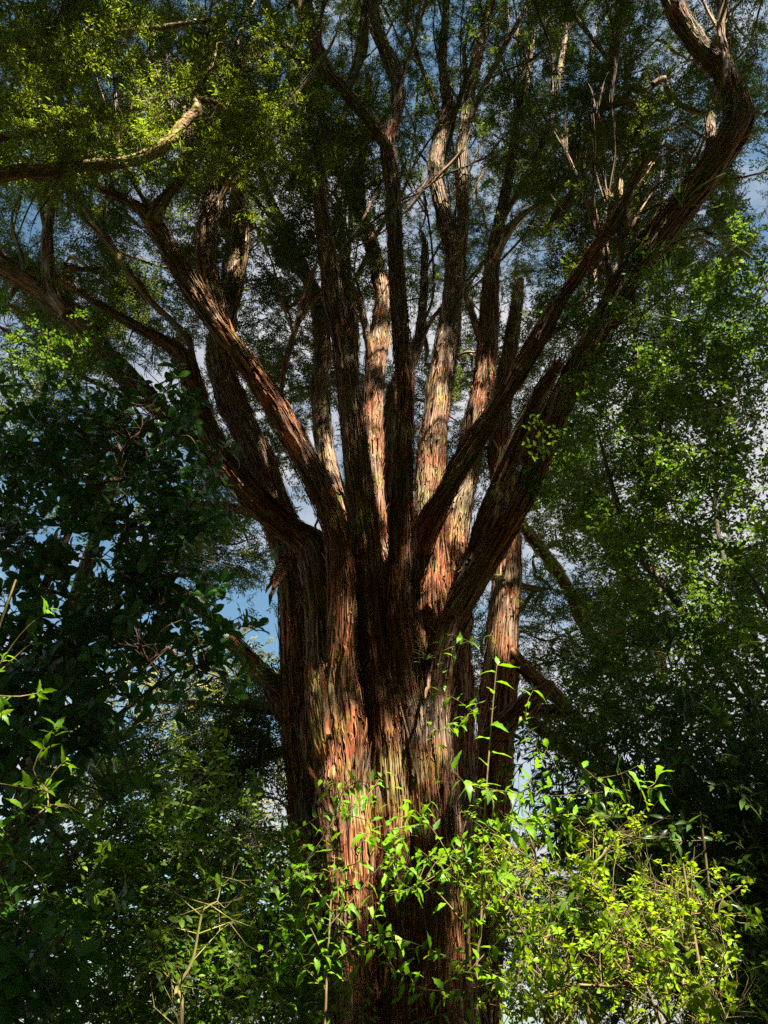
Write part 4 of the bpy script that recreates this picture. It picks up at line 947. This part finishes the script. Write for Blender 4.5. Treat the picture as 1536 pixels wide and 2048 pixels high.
# bright leaf sprays close by at the left edge
b = np.array([-1.75, 2.7, 0])
tipped_plant('edge_sapling', 'sunlit sapling with large pale green leaves at the left edge', 'sapling', b,
             [(np.array([b, b + [.1, 0, .9], b + [.2, .05, 1.6], b + [.25, .1, 2.4], b + [.3, .1, 3.1]]), np.array([.016, .014, .012, .008, .004]))],
             [(20, 1370, 40, 30, 2.8, 3.1, 3), (35, 1590, 50, 30, 2.7, 2.9, 4), (10, 1660, 30, 30, 2.7, 2.9, 2)], 'sapleaf', 111, STEM, 0.003, 0.006, dict(n=(4, 7), open_=1.0, size=(0.3, .52)), sub=2, subr=0.1)
b = np.array([-1.5, 2.9, 0])
tipped_plant('rosette_shrub', 'low shrub with rosettes of large dark leaves in the bottom left corner', 'shrub', b,
             [(np.array([b, b + [.05, 0, .8], b + [.1, .05, 1.3], b + [.12, .1, 1.7]]), np.array([.016, .014, .01, .005]))],
             [(60, 1930, 70, 60, 2.7, 3.1, 9), (30, 2020, 60, 40, 2.6, 3, 5), (20, 1830, 40, 40, 2.8, 3.1, 3)], 'bigleaf', 112, TWIGB, 0.003, 0.006, dict(n=(7, 11), open_=1.15, size=(0.45, .75)), sub=1, subr=0.1)

# lime green shrub, lower right
b = np.array([1.35, 4.3, 0])
mains = [(np.array([b, b + [dx * .3, 0, .8], b + [dx * .7, dy, 1.5], b + [dx, dy, z]]), np.array([.02, .016, .011, .005])) for dx, dy, z in ((-.5, .1, 2.1), (.1, -.1, 2.3), (.6, .1, 2.1), (.9, -.1, 1.8), (-.2, -.2, 1.8), (.35, .2, 2.6))]
tipped_plant('lime_shrub', 'bright yellow-green small-leaved shrub lit by sun in front of the dark bushes', 'shrub', b, mains,
             [(1190, 1960, 210, 90, 3.8, 4.7, 52), (1130, 1800, 140, 90, 4, 4.8, 28), (1340, 1920, 120, 100, 3.9, 4.6, 26), (1220, 1680, 60, 40, 4.3, 4.8, 16), (1320, 1790, 60, 40, 4.2, 4.7, 16), (1390, 1830, 50, 40, 4.1, 4.6, 12), (1040, 1720, 60, 60, 4.1, 4.8, 20), (1480, 2020, 60, 30, 4, 4.4, 8)],
             'shrubleaf', 121, STEM, 0.0022, 0.008, dict(n=(4, 8), open_=1.2, size=(0.5, 1.1)), sub=4, subr=0.12)

# saplings in front of the trunk: pale stems with long toothed leaves set alternately
def alternate(stems, g, gapm, size, droop=0.5, start=0.25):
    pts, M, sc = [], [], []
    for p, r in stems:
        A = catmull(np.asarray(p, float), gapm); n = len(A)
        for i in range(int(n * start), n):
            d = unit(A[min(i + 1, n - 1)] - A[max(i - 1, 0)]); x = unit(np.cross(d, [0.1, 0.4, 1])); a = i * 2.5 + g.normal(0, .4); y = np.cross(d, x)
            dd = unit(x * math.cos(a) + y * math.sin(a) + d * 0.45 + np.array([0, 0, -droop * g.uniform(.2, 1.2)]))
            pts.append(A[i]); M.append(rot_from(dd, unit(np.array([g.normal(0, .3), g.normal(0, .3) - .3, 1.0])))); sc.append(size * g.uniform(.55, 1.1))
    return np.array(pts), np.array(M), np.array(sc)
def sapling(label, stem_px, side_px, Y, seed, size, gapm, n_ind=300, group=None):
    g = np.random.default_rng(seed)
    sp = np.array([P(a, b, y) for a, b, y in stem_px]); foot = np.array([sp[0][0], sp[0][1], 0.0])
    main = np.vstack([[foot - [0, 0, .05]], sp]); r = np.linspace(.0075, .0022, len(main))
    stems = [(main, r)]
    for q in side_px:
        pp = np.array([P(a, b, y) for a, b, y in q]); stems.append((pp, np.linspace(.0032, .0013, len(pp))))
    lv = [alternate([s], g, gapm, size, start=(0.3 if i == 0 else 0.12)) for i, s in enumerate(stems)]
    # extra side shoots
    for k in range(len(stems) * 6):
        p, _ = stems[k % len(stems)]; A = catmull(p, .05); i = int(len(A) * g.uniform(.45, .95)); d = unit(g.normal(0, 1, 3) * [1, .6, .6] + [0, 0, .25]); l = g.uniform(.12, .35)
        s = np.array([A[i], A[i] + d * l * .5 + g.normal(0, .015, 3), A[i] + d * l + [0, 0, .02]]); stems.append((s, np.array([.0018, .0014, .001]))); lv.append(alternate([(s, None)], g, gapm * .8, size * .8, start=.25))
    leaves = tuple(np.concatenate([l[i] for l in lv]) for i in range(3))
    leafy('sapling', label, 'sapling', foot, stems, 'sapleaf', leaves, STEM, n_ind, group, gap=False)
sapling('tall single sapling with long toothed leaves rising past the right of the trunk', [(955, 2048, 3.9), (962, 1850, 3.9), (968, 1650, 3.9), (980, 1480, 3.9), (992, 1345, 3.9), (995, 1330, 3.9)],
        [[(962, 1850, 3.9), (1010, 1720, 3.9), (1060, 1640, 3.95), (1150, 1630, 4)], [(966, 1700, 3.9), (1010, 1640, 3.9), (1060, 1560, 3.95), (1095, 1495, 4)], [(968, 1640, 3.9), (940, 1580, 3.9), (905, 1540, 3.9)], [(964, 1800, 3.9), (900, 1750, 3.85), (840, 1700, 3.8)]], 3.9, 201, 0.8, .075, group='saplings in front of the trunk')
sapling('bushy sapling with pale stems in front of the sunlit side of the trunk', [(650, 2048, 4.1), (655, 1930, 4.1), (662, 1800, 4.1), (668, 1700, 4.1), (645, 1640, 4.1)],
        [[(655, 1930, 4.1), (610, 1840, 4.1), (570, 1850, 4.05)], [(660, 1850, 4.1), (720, 1780, 4.1), (770, 1720, 4.1), (790, 1700, 4.1)], [(662, 1820, 4.1), (620, 1760, 4.1), (615, 1730, 4.1)], [(652, 1980, 4.1), (600, 1930, 4.05), (560, 1930, 4)], [(655, 1930, 4.1), (720, 1890, 4.1), (790, 1870, 4.1)]], 4.1, 202, 0.60, .046, group='saplings in front of the trunk')
sapling('many-branched sapling covering the foot of the trunk in light green leaves', [(925, 2048, 3.7), (930, 1950, 3.7), (938, 1850, 3.7), (930, 1760, 3.7), (905, 1690, 3.7)],
        [[(938, 1860, 3.7), (880, 1790, 3.7), (820, 1740, 3.7), (770, 1700, 3.7), (740, 1690, 3.7)], [(932, 1930, 3.7), (860, 1900, 3.7), (800, 1880, 3.7), (750, 1900, 3.7)], [(936, 1850, 3.7), (1000, 1760, 3.7), (1050, 1720, 3.75)], [(934, 1800, 3.7), (880, 1680, 3.7), (830, 1620, 3.7)], [(928, 1980, 3.7), (850, 1980, 3.7), (790, 1960, 3.7)], [(930, 1950, 3.7), (1000, 1880, 3.7), (1060, 1850, 3.7)], [(930, 1760, 3.7), (960, 1700, 3.7), (1000, 1660, 3.7)]], 3.7, 203, 0.54, .044, group='saplings in front of the trunk')

# bare dead sapling lower left
def dead():
    g = np.random.default_rng(77); pl = np.array([P(a, b, y) for a, b, y in [(355, 2100, 5), (366, 1985, 5), (388, 1900, 5), (415, 1840, 5), (434, 1780, 5), (448, 1715, 5)]])
    foot = np.array([pl[0][0] + .05, 5, 0.]); root = empty('dead_sapling', foot, 'bare yellow dead sapling with forked twigs standing in the dark bushes', 'sapling')
    m = np.vstack([[foot], pl]); rr = np.array([.012, .011, .010, .008, .006, .004, .002]); m[1:-1] += g.normal(0, .03, (len(m) - 2, 3))
    A = catmull(np.hstack([m, rr[:, None]]), .05); v, f, u = thin_tubes([(A[:, :3], A[:, 3])], 8); obj('stem', mesh_np('stem', v - foot, f, DEADW, u), root)
    for k in range(26):
        i = int(len(A) * g.uniform(.45, .98)); d = unit(g.normal(0, 1, 3) * [1, .5, .5] + [0, 0, .5]); l = g.uniform(.12, .45)
        p = np.array([A[i, :3], A[i, :3] + d * l * .5 + g.normal(0, .02, 3), A[i, :3] + d * l + g.normal(0, .04, 3)])
        p2 = np.array([p[1], p[1] + unit(d + g.normal(0, .6, 3)) * l * .4]); p2 = np.vstack([p2[:1], p2.mean(0)[None], p2[1:]])
        v, f, u = thin_tubes([(p, np.array([.0038, .0026, .0012])), (p2, np.array([.0026, .002, .001]))], 5); obj('twig', mesh_np('twig', v - foot, f, DEADW, u), root)
dead()

# tufts of perching grass on the great right limb, and a strap-leaved clump at the left
def tuft(name, label, p, n, scale, seed, group=None, up=0.6, cat='plant'):
    g = np.random.default_rng(seed); root = empty(name, p, label, cat, group); meshes = LIB['strap'][2]
    for i in range(n):
        a = g.random() * 6.28; e = g.uniform(.1, 1.2)
        d = np.array([math.cos(a) * math.cos(e), math.sin(a) * math.cos(e), math.sin(e) * up * 1.4]); M = rot_from(unit(d)[None], np.array([[0, 0, 1.]]) + g.normal(0, .1, (1, 3)))
        o = bpy.data.objects.new('leaf', meshes[g.integers(0, len(meshes))]); o.rotation_euler = mat_to_euler(M)[0]; s = scale * g.uniform(.6, 1.15); o.scale = (s, s, s); o.location = g.normal(0, .03, 3); link(o, root)
for i, (a, b_, y, n, s, lab) in enumerate([(1285, 650, 7.45, 30, .8, 'big grassy tuft perched under the middle of the dark right limb'), (1365, 415, 6.95, 22, .7, 'small grassy tuft perched on the upper bend of the dark right limb'), (1225, 600, 7.5, 24, .7, 'thin grassy tuft perched above the dark right limb'), (1330, 560, 7.2, 22, .7, 'hanging grassy tuft on the outer side of the dark right limb'), (1440, 215, 6.5, 18, .6, 'pale grassy tuft perched where the dark right limb turns back'), (850, 1318, 8.55, 14, .22, 'tiny fern-like tuft growing in the crotch above the middle of the trunk'), (700, 1125, 8.9, 12, .2, 'tiny tuft growing in the fork of the left limbs')]):
    tuft('perching_tuft', lab, P(a, b_, y), n, s, 400 + i, 'grassy tufts perched on the giant tree')
for i, (a, b_, y, n, s, lab) in enumerate([(225, 1610, 5.6, 40, .9, 'strap-leaved clump among the broad leaves above the bush'), (270, 1560, 5.8, 30, .8, 'smaller strap-leaved clump next to the first one')][:1]):
    p = P(a, b_, y); tuft('strap_plant', lab, p, n, s, 450 + i, None, 1.0)
